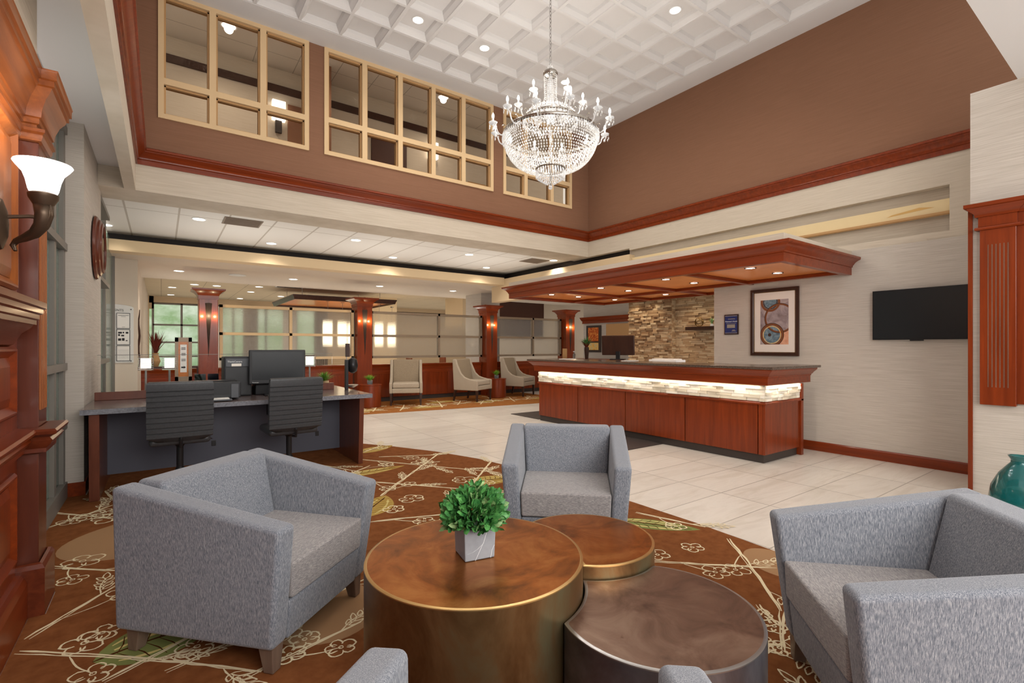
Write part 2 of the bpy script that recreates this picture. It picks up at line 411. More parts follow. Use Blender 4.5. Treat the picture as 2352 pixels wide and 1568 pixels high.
# right wall: fascia with long recess, lower panel
mb = MB()
mb.box(XR+.0,5.79,ZF,XR+.1,YB+.5,ZK); mb.box(XR,1.485,3.0,XR+.1,5.79,ZK); mb.box(XR,0.3,2.44,XR+.1,1.485,ZK)
mb.box(XR,1.485,2.44,XR+.1,5.79,2.52); mb.box(XR+.14,1.3,2.4,XR+.2,5.9,3.1)
struct(mb.build('wall_right_header','paper_cream'))
mb = MB(); mb.box(XR-.02,0.3,0,XR+.1,4.152,2.44); struct(mb.build('wall_right','paper_grey'))
mb = MB(); mb.box(XR+.06,1.49,2.73,XR+.15,5.785,2.87); mb.mat(1); mb.mold([(XR+.06,5.785),(XR+.06,1.49)],[(0,2.70),(0.02,2.71),(0.025,2.735),(0,2.74)],side=1)
mb.mat(2); mb.add([(XR+.0585,1.62,2.80),(XR+.0585,1.8,2.79),(XR+.0585,2.05,2.775),(XR+.0585,2.0,2.795),(XR+.0585,1.75,2.825)],[(0,1,2,3,4)])
struct(mb.build('trim_3',['paint_yellow','frame_tan_dark','paint_stain']))
# wood crown round three sides of the atrium
mb = MB(); cp = scaled(CROWN,1.0,1.0,3.32)
mb.mold([(XL,YS-.15),(XL,YB),(XR,YB),(XR,0.5)], cp, side=1)
struct(mb.build('trim_4','wood_x',smooth='auto'))
# baseboards
struct(MB().mold([(XR-.02,4.15),(XR-.02,1.1)],[(0,0),(0.018,0),(0.018,0.10),(0.01,0.115),(0,0.115)],side=1).build('baseboard_right','wood_y'))
# low soffits around the opening
struct(MB().box(-3.2,YS-3.4,3.25,XL-.1,6.81,3.35).build('ceiling','paint_soffit'))
struct(MB().box(1.5,-3,3.5,9,YS,3.6).build('ceiling','paint_white'))
# ceiling tray with tiles
struct(MB().box(-3.2,7.37,3.09,7.0,9.97,3.15).build('ceiling','tile_white'))
mb = MB(); mb.box(-3.2,9.95,2.9,7.0,10.0,3.12); mb.box(6.93,5.79,2.9,7.02,9.95,3.3)
struct(mb.build('trim_5','paint_dark'))
mb = MB(); mb.box(-3.2,9.65,2.78,6.70,9.95,2.955); mb.box(6.70,5.79,2.40,6.93,10.2,2.93)
struct(mb.build('trim_6','paint_beam'))
struct(MB().box(-3.2,9.95,2.781,12,13.1,2.9).build('ceiling','paint_warm'))
struct(MB().box(6.93,4.152,2.60,12,9.98,2.78).build('ceiling','paint_warm'))
struct(MB().box(-3.2,13.1,2.96,12,20.2,3.05).build('ceiling','tile_warm'))
# far wall with glazing
mb = MB(); FY = 19.85
mb.box(-0.6,FY,2.55,-0.2,FY+.2,2.96); mb.box(-0.6,FY-.3,0,-0.32,FY+.2,2.96); mb.box(-0.6,FY,2.74,13,FY+.2,2.96)
mb.box(5.2,FY,0,13,FY+.2,2.8)
struct(mb.build('wall_far','paper_beige'))
mb = MB()
for x0, x1 in ((-.22,.56),(.56,1.05),(1.05,2.1),(2.1,3.15),(3.15,4.2),(4.2,5.2)):
    mb.box(x0-.03,FY,0,x0+.03,FY+.1,2.74)
for z in (2.70,2.0,1.42,.95,.05): mb.box(-.22,FY,z,5.2,FY+.1,z+.055)
mb.mat(1); mb.box(-.22,FY+.04,0,5.2,FY+.05,2.74)
struct(mb.build('window_1',['frame_grey','clear_glass']))
# event-board wall and its return, running back to the glazing
mb = MB(); mb.box(-3.2,10.5,0,-0.325,10.75,2.78); mb.box(-0.62,10.75,0,-0.345,19.6,2.96); struct(mb.build('wall_events','paint_warm'))
# boxed structural column above third wood column
struct(MB().box(7.18,11.47,0,7.80,12.3,2.78).build('wall_pier','paper_grey'))
struct(MB().box(5.5,16.0,0,6.6,16.6,2.96).build('wall_pier_far','paint_beam'))
struct(MB().box(8.05,14.0,2.0,8.9,15.2,2.96).build('wall_pier_tall','paint_beam'))
# reception alcove walls
struct(MB().box(9.8,4.6,0,10.0,10.15,2.6).build('wall_office','paper_grey'))
struct(MB().box(12,4,0,12.1,20,2.96).build('wall_hall_end','paint_warm'))
struct(MB().box(9.0,13.2,0,12,13.4,1.6).build('wall_hall','paint_warm'))
mb = MB(); mb.box(9.5,14.0,0,11.5,14.1,2.96)
struct(mb.build('wall_panelled','panel_brown'))
# clerestory room behind the brown wall
struct(MB().box(-1.5,9.0,3.5,8,9.1,6.0).build('wall_corridor','paper_cream'))
struct(MB().box(-1.5,6.95,5.98,8,9.0,6.05).build('ceiling','tile_corridor'))
struct(MB().box(-1.5,6.9,3.45,8,9.0,3.52).build('floor','carpet_far'))
mb = MB(); mb.mold([(-1.5,9.0),(8,9.0)],[(0,5.58),(0.03,5.58),(0.07,5.68),(0,5.68)],side=1)
struct(mb.build('trim_7','espresso'))
mb = MB(); mb.box(1.75,8.97,3.5,2.0,9.0,5.42); mb.box(2.25,8.4,3.5,2.31,9.0,5.98)
struct(mb.build('wall_corridor_panel','paper_brown'))
struct(MB().box(3.2,8.96,3.5,3.9,9.0,5.3).build('door_1','panel_brown'))
tg = thing('framed_print','honey and teal print of round shapes seen through the small upper window','picture',(5.55,8.96,4.45))
MB().box(-.27,-.02,-.35,.27,0,.35).build('frame','frame_tan_dark',tg); MB().box(-.24,-.025,-.32,.24,-.02,.32).build('print','art_honey',tg)
# clerestory windows: frame, glass
for k, (x0, x1, mull, zt) in enumerate(WIN):
    mb = MB(); fw = 0.055; z0, z1 = zb, ZC; Y0, Y1 = YB-.018, YB+.09
    mb.box(x0,Y0,z0,x0+fw,Y1,z1); mb.box(x1-fw,Y0,z0,x1,Y1,z1); mb.box(x0+fw,Y0,z0,x1-fw,Y1,z0+fw); mb.box(x0+fw,Y0,z1-fw,x1-fw,Y1,z1)
    edges = [x0]+mull+[x1]
    for m_ in mull: mb.box(m_-.035,Y0,z0+fw,m_+.035,Y1,z1-fw)
    for a in range(len(edges)-1):
        l = edges[a]+(fw if a == 0 else .035); r = edges[a+1]-(fw if a == len(edges)-2 else .035)
        mb.mat(0); mb.box(l,Y0,zt-.035,r,Y1,zt+.035)
        mb.mat(1)
        for za, zb2 in ((z0+fw,zt-.035),(zt+.035,z1-fw)):   # inner stop
            t = .018; y0 = YB+.02
            mb.box(l,y0,za,l+t,Y1,zb2); mb.box(r-t,y0,za,r,Y1,zb2); mb.box(l,y0,za,r,Y1,za+t); mb.box(l,y0,zb2-t,r,Y1,zb2)
    w = struct(mb.build('window_%d'%(k+2),['frame_tan','frame_tan_dark']))
    g = MB().box(x0+.03,YB+.06,z0+.03,x1-.03,YB+.066,z1-.03).build('glass','window_glass',w)
# ---- left: glazed wall, column, second glazing
mb = MB(); X0 = -.67
for y in (3.56,5.12,5.56): mb.box(X0-.05,y,0,X0,y+.09,3.25)
for z in (0,.60,1.10,2.12,3.12): mb.box(X0-.05,3.5,z,X0+.015,5.65,z+.06+(z==0)*.08)
mb.mat(1); mb.box(X0-.035,3.5,.05,X0-.03,5.65,3.2)
struct(mb.build('window_5',['frame_grey','green_glass']))
struct(MB().box(-.80,5.67,0,-.55,7.14,3.25).build('wall_left_pier','paper_grey'))
struct(MB().mold([(-.80,5.67),(-.55,5.67),(-.55,7.14)],[(0,0),(0.012,0),(0.012,.12),(0,.12)],side=1).build('baseboard_left','wood_y'))
mb = MB(); X0 = -.62
for y in (7.14,8.7,10.3): mb.box(X0-.05,y,0,X0,y+.09,3.05)
for z in (0,.60,1.10,2.06,2.96): mb.box(X0-.05,7.15,z,X0+.07,8.33,z+.05)
mb.mat(1); mb.box(X0-.035,7.15,.05,X0-.03,10.4,3.0)
struct(mb.build('window_6',['frame_grey','green_glass']))
struct(MB().box(-.9,-1.5,2.62,-.56,3.74,3.25).build('wall_left','paper_cream'))
# room beyond the glazed side wall
struct(MB().box(-3.2,-3,0,-3.1,20,3.3).build('wall_side_room','paint_soffit'))
# outdoors beyond the glazing
struct(MB().box(-6,24.5,-0.05,16,25,4.5).build('wall_garden_hedge','foliage_far'))
struct(MB().box(-6,20.3,-.02,16,24.5,.02).build('floor_garden','lawn_green'))
# ---- right: protruding pier with wood edge strip
mb = MB(); mb.box(5.72,-2.5,0,6.70,1.13,3.5); struct(mb.build('wall_pier_right','paper_grey'))
struct(MB().box(5.705,1.112,0,5.75,1.142,2.52).build('trim_8','wood_z'))

# ================================================================= DOWNLIGHTS
def downlight(x, y, z, label, cat='downlight', r=.075, mat='lamp_lens', group=None, trim='white', e=0, spot=140, col=(1,.93,.84)):
    t = thing('recessed_downlight', label, cat, (x,y,z), 0, group)
    MB().lathe([(r*1.22,0),(r*1.22,-.006),(r*1.02,-.008),(r*1.0,-.001)],(0,0,0),28,False,False).build('trim_ring',trim,t)
    MB().lathe([(r*1.0,-.002),(r*.5,-.004)],(0,0,0),28,False,True).build('lens',mat,t)
    if e: light('SPOT',(x,y,z-.05),e,col,.06,spot,name='downlight_lamp')
    return t
E1 = 36
for k, (i, j) in enumerate(((5,1),(7,1),(10,5),(10,1))):
    x, y = cx0+(i+.5)*sx, cy1-(j+.5)*sy
    downlight(x,y,ZC+.085,['recessed downlight in the white coffered ceiling above the second upper window, leftmost','recessed downlight in a white coffer between the chandelier chain and the upper windows','recessed downlight high in the white coffers right of the chandelier chain','recessed downlight in a white coffer half hidden by the chandelier candles'][k],r=.062,e=E1*1.2)
row = [(-.66,9.29),(.43,8.12),(1.55,9.30),(2.65,8.18),(3.77,9.34),(4.85,8.18),(5.97,9.31),(6.6,7.72)]
ordn = ['first','second','third','fourth','fifth','sixth','seventh','eighth']
for k, (x, y) in enumerate(row):
    downlight(x,y,3.089,'round downlight in the white tiled ceiling tray, %s from the left'%ordn[k],r=.075,e=E1)
for k, (x, y) in enumerate(((.28,11.53),(2.35,11.49),(4.33,11.57),(6.28,11.43),(8.3,12.0))):
    downlight(x,y,2.780,'round downlight in the plain beige ceiling over the wood columns, %s from the left'%ordn[k],r=.08,e=E1)
sp = thing('ceiling_speaker','flat round white speaker grille in the plain beige ceiling right of first downlight','speaker',(1.28,11.5,2.780))
MB().lathe([(.16,0),(.16,-.008),(.14,-.012)],(0,0,0),28,False,True).build('grille','speaker_white',sp)
FAR = [((.25,16.6),'small far downlight in the warm tiles, nearer of the leftmost pair'),((.72,15.5),'small far downlight in the warm tiles just left of the first column cap'),
 ((1.23,15.5),'small far downlight in the warm tiles just above the first column cap'),((2.2,15.06),'small far downlight in the warm tiles closest to the dark slotted vent'),
 ((2.2,16.6),'small far downlight in the warm tiles in the middle row right of the first column'),((.25,19.0),'small far downlight in the warm tiles, farther of the leftmost pair'),
 ((2.2,19.1),'small far downlight in the warm tiles near the far wall right of the first column'),((3.2,17.5),'small far downlight in the warm tiles left of the hung wooden ceiling panel')]
for k, ((x, y), lb) in enumerate(FAR): downlight(x,y,2.959,lb,r=.09,e=24 if k in (1,3,6,7) else 0)
for x, y in ((4.6,17.2),(6.4,17.3),(8.2,16.2)): light('SPOT',(x,y,2.9),30,(1,.93,.84),.06,140,name='dining_fill_spot')  # added spots with no fixture, to brighten the dining area
for k, (x, y) in enumerate(((.95,7.97),(6.32,8.0))):
    v = thing('ceiling_vent',['brown rectangular air grille in the tiled ceiling tray left of centre','brown rectangular air grille in the tiled ceiling tray near the reception canopy'][k],'air vent',(x,y,3.089))
    MB().box(-.24,-.22,-.008,.24,.22,0).build('frame','grille',v)
    mb = MB()
    for q in range(9): mb.box(-.22,-.2+q*.046,-.014,.22,-.185+q*.046,-.008)
    mb.build('slats','grille',v)
v = thing('ceiling_vent','small dark slotted air vent in the warm tiled ceiling behind the first wood column','air vent',(2.9,14.6,2.959))
MB().box(-.35,-.2,-.01,.35,.2,0).build('frame','white',v)
mb = MB()
for q in range(5): mb.box(-.32,-.17+q*.07,-.014,.32,-.14+q*.07,-.01)
mb.build('slats','paint_dark',v)
for k, (x, y) in enumerate(((.8,8.2),(4.3,8.2),(2.5,7.8))):
    downlight(x,y,5.978,'warm downlight in the corridor ceiling seen through the %s upper window'%['first','second','tall middle'][k],r=.09,e=60)
s_ = thing('wall_sconce','bright square white wall sconce on the corridor wall behind the first upper window','wall light',(1.6,8.98,5.25))
MB().box(-.1,-.09,-.16,.1,0,.16).build('shade','sconce_glass',s_); MB().box(-.05,-.05,-.36,.05,0,-.16).build('bracket','frame_dark',s_)
s2 = dup(s_,(4.45,8.98,5.25),0,'bright square white wall sconce on the corridor wall behind the second upper window')

# ================================================================= RECEPTION CANOPY
cn = thing('reception_canopy','large mahogany canopy with deep cornice and coffered honey underside over the reception desk','canopy',(5.02,2.37,2.15))
yA, yZ, xA, xZ = 2.37, 7.09, 5.02, 7.42
mb = MB(); base = [(-.03,2.152),(0,2.152),(0,2.24),(0.012,2.245),(0.012,2.26),(0.022,2.27),(0.04,2.295),(0.07,2.315),(0.085,2.32),(0.095,2.33),(0.095,2.352),(-.03,2.352)]
mb.mold([(xZ,yZ),(xA,yZ),(xA,yA),(XR+.0,yA)], base, side=1)
mb.build('cornice','wood_y',cn,smooth='auto',world=True)
mb = MB(); mb.box(xA,yA,2.352,XR-.001,yZ,2.435); mb.box(XR-.001,5.8,2.352,XR+.2,yZ,2.39)
mb.build('fascia','paper_cream',cn,world=True)
mb = MB(); mb.box(xA+.02,yA+.02,2.20,XR-.022,4.15,2.23); mb.box(xA+.02,4.15,2.20,xZ,yZ-.02,2.23)
mb.build('soffit_panel','honey',cn,world=True)
for k in range(5):
    y = yA+.052+k*1.154
    MB().box(xA+.002,y-.03,2.156,(XR-.022) if y < 4.1 else xZ,y+.03,2.2).build('cross_beam','wood_x',cn,bevel=.006,world=True)
for x, y0 in ((xA+.066,yA),(6.02+.53,yA),(xZ-.03,4.16)):
    MB().box(x-.03,y0+.022,2.155,x+.03,yZ-.022,2.2).build('long_beam','wood_y',cn,bevel=.006,world=True)
k = 0
for y in (2.95,4.10,5.29,6.45):
    for x in (5.47,6.1,7.05):
        if x > 7 and y < 4.2: continue
        downlight(x,y,2.199,'small downlight in the canopy underside, %s bay from the right end, %s'%(ordn[(2.95,4.10,5.29,6.45).index(y)],{5.47:'front row',6.1:'middle row',7.05:'back row'}[x]),r=.052,trim='espresso',e=9,spot=120,col=(1,.84,.62))
        k += 1
# ================================================================= RECEPTION DESK
dk = thing('reception_desk','long mahogany reception desk with stacked stone band and dark granite top','reception desk',(5.424,2.76,0))
fx, ya, yz = 5.424, 2.76, 6.74
mb = MB(); mb.box(fx+.03,ya+.03,0,fx+.06,yz,.095); mb.box(fx+.06,ya+.03,0,6.23,ya+.06,.095); mb.box(fx+.06,yz-.06,0,6.3,yz-.03,.095)
mb.build('toe_kick','frame_dark',dk,world=True)
seams = [2.736+.05,2.84,3.777,4.763,5.75,6.74]
for k in range(5):
    MB().box(fx,seams[k]+.005,.095,fx+.03,seams[k+1]-.005,.66).build('front_panel','wood_z',dk,bevel=.004,world=True)
MB().box(fx+.002,ya,.095,6.24,ya+.03,.66).build('end_panel','wood_z',dk,bevel=.004,world=True)
MB().box(6.24,ya-.02,0,6.30,ya+.3,.86).build('end_post','wood_z',dk,bevel=.004,world=True)
mb = MB(); mb.mold([(6.30,ya),(fx,ya),(fx,yz),(6.3,yz)],[(0,.655),(0.02,.655),(0.02,.672),(0.008,.688),(0,.688)],side=-1); mb.build('ledge_molding','wood_y',dk,world=True)
# backing + stacked stone band
def stones(mb, P, L, z0, z1, hrow, rnd, out=0.02, lmin=.07, lmax=.2, nm=2, gap=.0015):
    # P(t, depth) -> (x,y)
    z = z0
    while z < z1-.004:
        h = min(hrow*(1 if rnd.random() < .75 else 1.0), z1-z); t = -rnd.random()*lmax*.6
        while t < L:
            l = rnd.uniform(lmin,lmax); a, b = max(0,t), min(L,t+l); t += l
            if b-a < .01: continue
            d = rnd.choice([0.004,.010,.010,.017,.024])*out/.02
            mb.mat(rnd.randrange(nm)); p = [P(a+gap,0),P(b-gap,0),P(b-gap,d),P(a+gap,d)]
            mb.add([(q[0],q[1],z+gap) for q in p]+[(q[0],q[1],z+h-gap) for q in p],[(0,3,2,1),(4,5,6,7),(0,1,5,4),(1,2,6,5),(2,3,7,6),(3,0,4,7)])
        z += hrow
mb = MB(); rr = random.Random(3)
stones(mb,lambda t,d:(fx-.0-d,ya+t),yz-ya,.69,.86,.034,rr); stones(mb,lambda t,d:(fx+t,ya-d),.80,.69,.86,.034,rr); stones(mb,lambda t,d:(fx+t,yz+d),.5,.69,.86,.034,rr)
mb.mat(1); mb.box(fx,ya,.69,6.24,yz,.874)
mb.build('stone_band',['stone_w','stone_w2'],dk,world=True)
mb = MB(); prof = [(0,.875),(0.062,.875),(0.062,.955),(0.072,.96),(0.072,.972),(0.085,.98),(0.10,1.0),(0.135,1.03),(0.14,1.04),(0.14,1.052),(0,1.052)]
mb.mold([(6.38,ya),(fx,ya),(fx,yz),(6.38,yz)],prof,side=-1); mb.build('cornice','wood_y',dk,smooth='auto',world=True)
mb = MB(); mb.prism([(fx-.165,ya-.165),(6.42,ya-.165),(6.42,ya+.25),(6.0,ya+.35),(6.0,yz+.14),(fx-.165,yz+.14)],1.052,1.082); mb.build('granite_top','granite',dk,bevel=.006,world=True)
mb = MB(); mb.box(fx+.05,ya+.04,0,6.22,yz-.06,.74); mb.mat(1); mb.box(5.9,ya+.05,.74,6.35,yz-.05,.77); mb.mat(0); mb.box(6.2,ya+.35,0,6.3,yz-.3,.74)
mb.build('carcass',['espresso','desk_top'],dk,world=True)
light('AREA',(fx-.035,(ya+yz)/2,.868),7,(1,.9,.76),.03,rot=(0,0,0),name='desk_strip_lamp',sizey=yz-ya-.1)
light('AREA',(fx+.42,ya-.035,.868),2,(1,.9,.76),.78,rot=(0,0,0),name='desk_strip_lamp',sizey=.03)
# floor mats by the desk
for k, (x, y) in enumerate(((5.9,7.25),(5.15,4.55))):
    m = MB().box(-.42,-.42,0,.42,.42,.008).build('floor_mat','frame_dark'); m.location = (x,y,.001); m.rotation_euler = (0,0,0)
    tag(m,['dark floor mat on the tiles past the far end of the reception desk','dark floor mat lying against the front of the reception desk'][k],'mat')
# monitor on the desk, back view
mo = thing('desk_monitor','black monitor seen from behind on the reception counter','monitor',(6.2,5.60,1.083),radians(-58))
MB().cbox((0,0,.24),(.54,.05,.33),rx=radians(8)).build('screen_housing','espresso',mo,bevel=.012)
MB().cbox((0,-.028,.31),(.44,.006,.012),rx=radians(8)).build('vent_slot','grey_plastic',mo)
MB().cbox((0,-.01,.07),(.07,.03,.14)).build('stand_neck','black_plastic',mo,bevel=.005)
MB().cbox((0,-.02,.008),(.24,.18,.016)).build('stand_base','black_plastic',mo,bevel=.006)
pb = thing('card_holder','white tray of papers on the reception counter right of the monitor','tray',(6.36,4.75,.771))
MB().box(-.12,-.25,.0,.12,.25,.33).build('tray','white',pb,bevel=.005); MB().box(-.10,-.2,.33,.10,.2,.345).build('papers','paper',pb)
for k, (x, y, l) in enumerate(((5.75,6.35,'small stack of brochures at the far end of the reception counter'),(5.80,5.0,'loose white sheets lying on the reception counter before the monitor'))):
    p = thing('paper_stack',l,'papers',(x,y,1.083),.3*k)
    MB().box(-.12,-.09,0,.12,.09,.008).build('sheet','paper',p); MB().box(-.06,-.08,.008,.05,.05,.012).build('card','ink_grey',p)
# stacked stone wall behind the desk
rr = random.Random(5); sw = thing('stacked_stone_wall','feature wall of stacked tan split stone behind the reception desk','stone wall',(8.0,5,0))
mb = MB(); stones(mb,lambda t,d:(8.0-d,5.86+t),1.05,.3,2.34,.036,rr,.045,.07,.2,3); mb.mat(0); stones(mb,lambda t,d:(8.0+t,5.86-d),.15,.3,2.35,.043,rr,.015,.05,.12,2); mb.box(8.0,5.86,0,8.3,6.91,2.345)
mb.build('front_panel',['stone_a','stone_b','stone_c'],sw,world=True)
mb = MB(); stones(mb,lambda t,d:(8.12-d,4.3+t),1.56,.3,2.34,.036,rr,.03,.08,.22,2); mb.box(8.12,4.3,0,8.3,5.86,2.345)
mb.build('side_panel',['stone_a','stone_b'],sw,world=True)
struct(MB().box(7.35,4.1,2.35,8.6,7.0,2.6).build('ceiling','paint_warm'))
for y in (6.7,6.25,5.4,4.9): light('SPOT',(7.72,y,2.34),16,(1,.87,.66),.04,100,(0,radians(-10),0),name='stone_wash_lamp')
sh = thing('wall_shelf','dark floating shelf on the stone wall behind the desk','shelf',(7.98,5.0,1.63))
MB().box(-.22,-.4,-.03,.11,.40,.03).build('board','espresso',sh,bevel=.004)
orb = thing('wire_orb','gold wire ball ornament standing on the dark floating shelf','ornament',(7.86,5.18,1.661))
for q in range(9):
    M = Matrix.Translation((0,0,.08)) @ Matrix.Rotation(R_.uniform(0,pi),4,'X') @ Matrix.Rotation(R_.uniform(0,pi),4,'Y')
    m = MB().tube([(.078*cos(a),.078*sin(a),.01*sin(3*a)) for a in [2*pi*i/20 for i in range(20)]],.0035,5,True); m.xf(M); m.build('wire_loop','gold_wire',orb)
pl = thing('air_plant','small spiky green plant on the dark shelf beside the wall edge','plant',(7.86,4.93,1.661))
def spikes(mb, c, n, h, sp, w, rnd, droop=.25):
    for q in range(n):
        a = rnd.uniform(0,2*pi); l = h*rnd.uniform(.6,1.05); s = sp*rnd.uniform(.15,1.0)
        pts = []
        for t in (0,.35,.7,1.0): pts.append(Vector((c[0]+cos(a)*s*t*t**.3, c[1]+sin(a)*s*t**1.3, c[2]+l*(t-droop*s/sp*t*t*t))))
        px, py = -sin(a)*w, cos(a)*w
        vs = []
        for i, p in enumerate(pts): k = (1,.9,.6,.08)[i]; vs += [(p.x-px*k,p.y-py*k,p.z),(p.x+px*k,p.y+py*k,p.z)]
        mb.add(vs,[(0,1,3,2),(2,3,5,4),(4,5,7,6)])
    return mb
spikes(MB(),(0,0,.03),30,.15,.09,.005,R_).build('leaves','leaf_pale',pl); MB().cyl((0,0,0),.03,.04,12).build('pot','white',pl)
# office wall items
oc = thing('wall_cornice','mahogany cornice shelf across the office wall behind reception','cornice',(9.8,7,1.95))
mb = MB(); mb.mold([(9.797,10.15),(9.797,5.5)],[(0,1.95),(.05,1.95),(.05,2.02),(.08,2.03),(.14,2.09),(.16,2.12),(0,2.12)],side=1); mb.build('molding','wood_y',oc,world=True)
fr = thing('framed_collage','tall dark framed orange collage on the office wall','picture',(9.78,9.73,1.15))
MB().box(-.01,-.28,0,.02,.28,.74).build('frame','frame_dark',fr,bevel=.004); MB().box(-.016,-.2,.30,-.01,.2,.68).build('print','art_orange',fr); MB().box(-.016,-.2,.06,-.01,.2,.26).build('lower_print','art_honey',fr)
bd = thing('brown_panel','plain brown roller blind on the office wall above the monitor','blind',(9.78,8.7,1.2))
MB().box(-.01,-.55,0,.02,.55,.71).build('blind','frame_tan_dark',bd)
cb = thing('side_counter','dark wood side counter behind the reception desk','counter',(8.9,9.2,0))
MB().box(-.5,-.9,0,.5,.6,.95).build('cabinet','espresso',cb); MB().box(-.53,-.93,.95,.53,.63,.99).build('top','wood_x',cb,bevel=.004)
vs = thing('flower_vase','dark vase of mixed green and dusky flowers on the side counter','vase',(8.75,8.95,.991))
MB().lathe([(.04,0),(.05,.1),(.06,.24),(.055,.3)],(0,0,0),16,True,False).build('vase','espresso',vs)
spikes(MB(),(0,0,.26),70,.32,.22,.014,R_).build('greenery','leaf',vs); spikes(MB(),(0,0,.24),26,.3,.24,.016,R_).build('dusky_leaves','dark_red_leaf',vs)
bt = thing('sanitizer_bottle','clear pump bottle beside the flower vase on the side counter','bottle',(8.6,9.25,.991))
MB().lathe([(.035,0),(.035,.12),(.012,.14),(.012,.17)],(0,0,0),14).build('bottle','glass_pot',bt); MB().cbox((0,0,.185),(.05,.02,.02)).build('pump','white',bt)
st = thing('menu_stand','small terracotta menu stand on the side counter','stand',(8.55,9.55,.991))
MB().cbox((0,0,.13),(.02,.16,.26)).build('card','frame_tan_dark',st)
ld = thing('award_plaque','navy award plaque with silver plate on the wall left of the framed circles print','plaque',(XR-.0205,3.874,1.62))
MB().box(-.018,-.105,-.144,0,.105,.144).build('backing','espresso',ld,bevel=.003); MB().box(-.021,-.092,-.13,-.018,.092,.13).build('face','navy',ld)
mb = MB(); mb.box(-.023,-.09,.118,-.021,.09,.126); mb.box(-.023,-.09,-.126,-.021,.09,-.118); mb.box(-.023,-.06,.075,-.021,.045,.083); mb.box(-.023,-.075,.012,-.021,.075,.017); mb.box(-.023,-.075,-.098,-.021,-.01,-.092); mb.box(-.023,-.06,-.086,-.021,-.02,-.078); mb.build('bars','silver_plate',ld)
MB().box(-.024,-.06,-.05,-.021,.06,0).build('name_plate','silver_plate',ld)
text("Chairman's Award",.024,(-.022,0,.035),(pi/2,0,-pi/2),'white',ld)
# framed circles print
fp = thing('framed_print','dark framed print of overlapping brown and blue circles with wide mat','picture',(XR-.02,3.27,1.63))
w, h = .315, .45
mb = MB(); mb.mold([(-w,-h),(w,-h),(w,h),(-w,h)],[(0,0),(0,.03),(-.03,.03),(-.045,.015),(-.045,0)],closed=True,side=1)
M = Matrix(((0,0,-1,0),(-1,0,0,0),(0,1,0,0),(0,0,0,1))); mb.xf(M); mb.build('frame','espresso',fp)
mb = MB(); mb.box(-.012,-w+.04,-h+.04,-.008,w-.04,h-.04); mb.build('mat_board','mat_board',fp)
mb = MB(); t = .008
for a in ((-w+.04,-h+.04,w-.04,-h+.04+t),(-w+.04,h-.04-t,w-.04,h-.04),(-w+.04,-h+.04,-w+.04+t,h-.04),(w-.04-t,-h+.04,w-.04,h-.04)): mb.box(-.018,a[0],a[1],-.012,a[2],a[3])
mb.build('gilt_fillet','gold_wire',fp)
# print: clipped discs/rings (y decreases to the right in the picture)
PW, PH = .185, .30
def clip(poly):
    def cut(ps, ax, lim, sg):
        out = []
        for i in range(len(ps)):
            a, b = ps[i-1], ps[i]; ia, ib = sg*(a[ax]-lim) <= 0, sg*(b[ax]-lim) <= 0
            if ia != ib:
                t = (lim-a[ax])/(b[ax]-a[ax]); out.append((a[0]+t*(b[0]-a[0]), a[1]+t*(b[1]-a[1])))
            if ib: out.append(b)
        return out
    for ax, lim, sg in ((0,PW,1),(0,-PW,-1),(1,PH,1),(1,-PH,-1)):
        poly = cut(poly, ax, lim, sg)
        if len(poly) < 3: return []
    return poly
mb = MB(); lay = [0]
def flat(poly, m):
    p = clip(poly)
    if len(p) > 2:
        lay[0] += 1; x = -.0122-.00006*lay[0]; mb.mat(m); mb.add([(x,-q[0],q[1]) for q in p],[tuple(range(len(p)))])
def disc(cx, cy, r, m, n=40): flat([(cx+r*cos(2*pi*i/n), cy+r*sin(2*pi*i/n)) for i in range(n)], m)
def ring(cx, cy, r, w_, m, n=48):
    lay[0] += 1; x = -.0122-.00006*lay[0]
    for i in range(n):
        a, b = 2*pi*i/n, 2*pi*(i+1)/n
        p = clip([(cx+r*cos(a),cy+r*sin(a)),(cx+r*cos(b),cy+r*sin(b)),(cx+(r-w_)*cos(b),cy+(r-w_)*sin(b)),(cx+(r-w_)*cos(a),cy+(r-w_)*sin(a))])
        if len(p) > 2: mb.mat(m); mb.add([(x,-q[0],q[1]) for q in p],[tuple(range(len(p)))])
flat([(-PW,-PH),(PW,-PH),(PW,PH),(-PW,PH)],0)
disc(.16,-.22,.11,2); disc(-.05,.27,.13,1); ring(-.05,.27,.13,.03,3); ring(-.05,.27,.095,.012,4)
disc(-.03,-.17,.155,1); ring(.07,.05,.2,.026,3); ring(.07,.05,.2,.007,4); ring(-.03,-.17,.155,.03,3); ring(-.03,-.17,.158,.008,4); ring(-.03,-.17,.12,.01,5); disc(-.06,-.17,.022,4)
mb.build('print',['art_grey','art_blue','art_peach','ring_brown','ring_dark','art_honey'],fp)
# TV
tv = thing('wall_television','black flat television mounted on the right wall','television',(XR-.022,1.74,1.655))
MB().box(-.03,-.40,-.2,0,.25,.2).build('bracket','black_plastic',tv); MB().box(-.055,-.56,-.278,-.03,.402,.278).build('bezel','black_plastic',tv,bevel=.003)
MB().box(-.057,-.55,-.268,-.055,.392,.268).build('panel','screen',tv); MB().box(-.055,-.06,-.292,-.035,.06,-.277).build('sensor_bump','black_plastic',tv,bevel=.004)
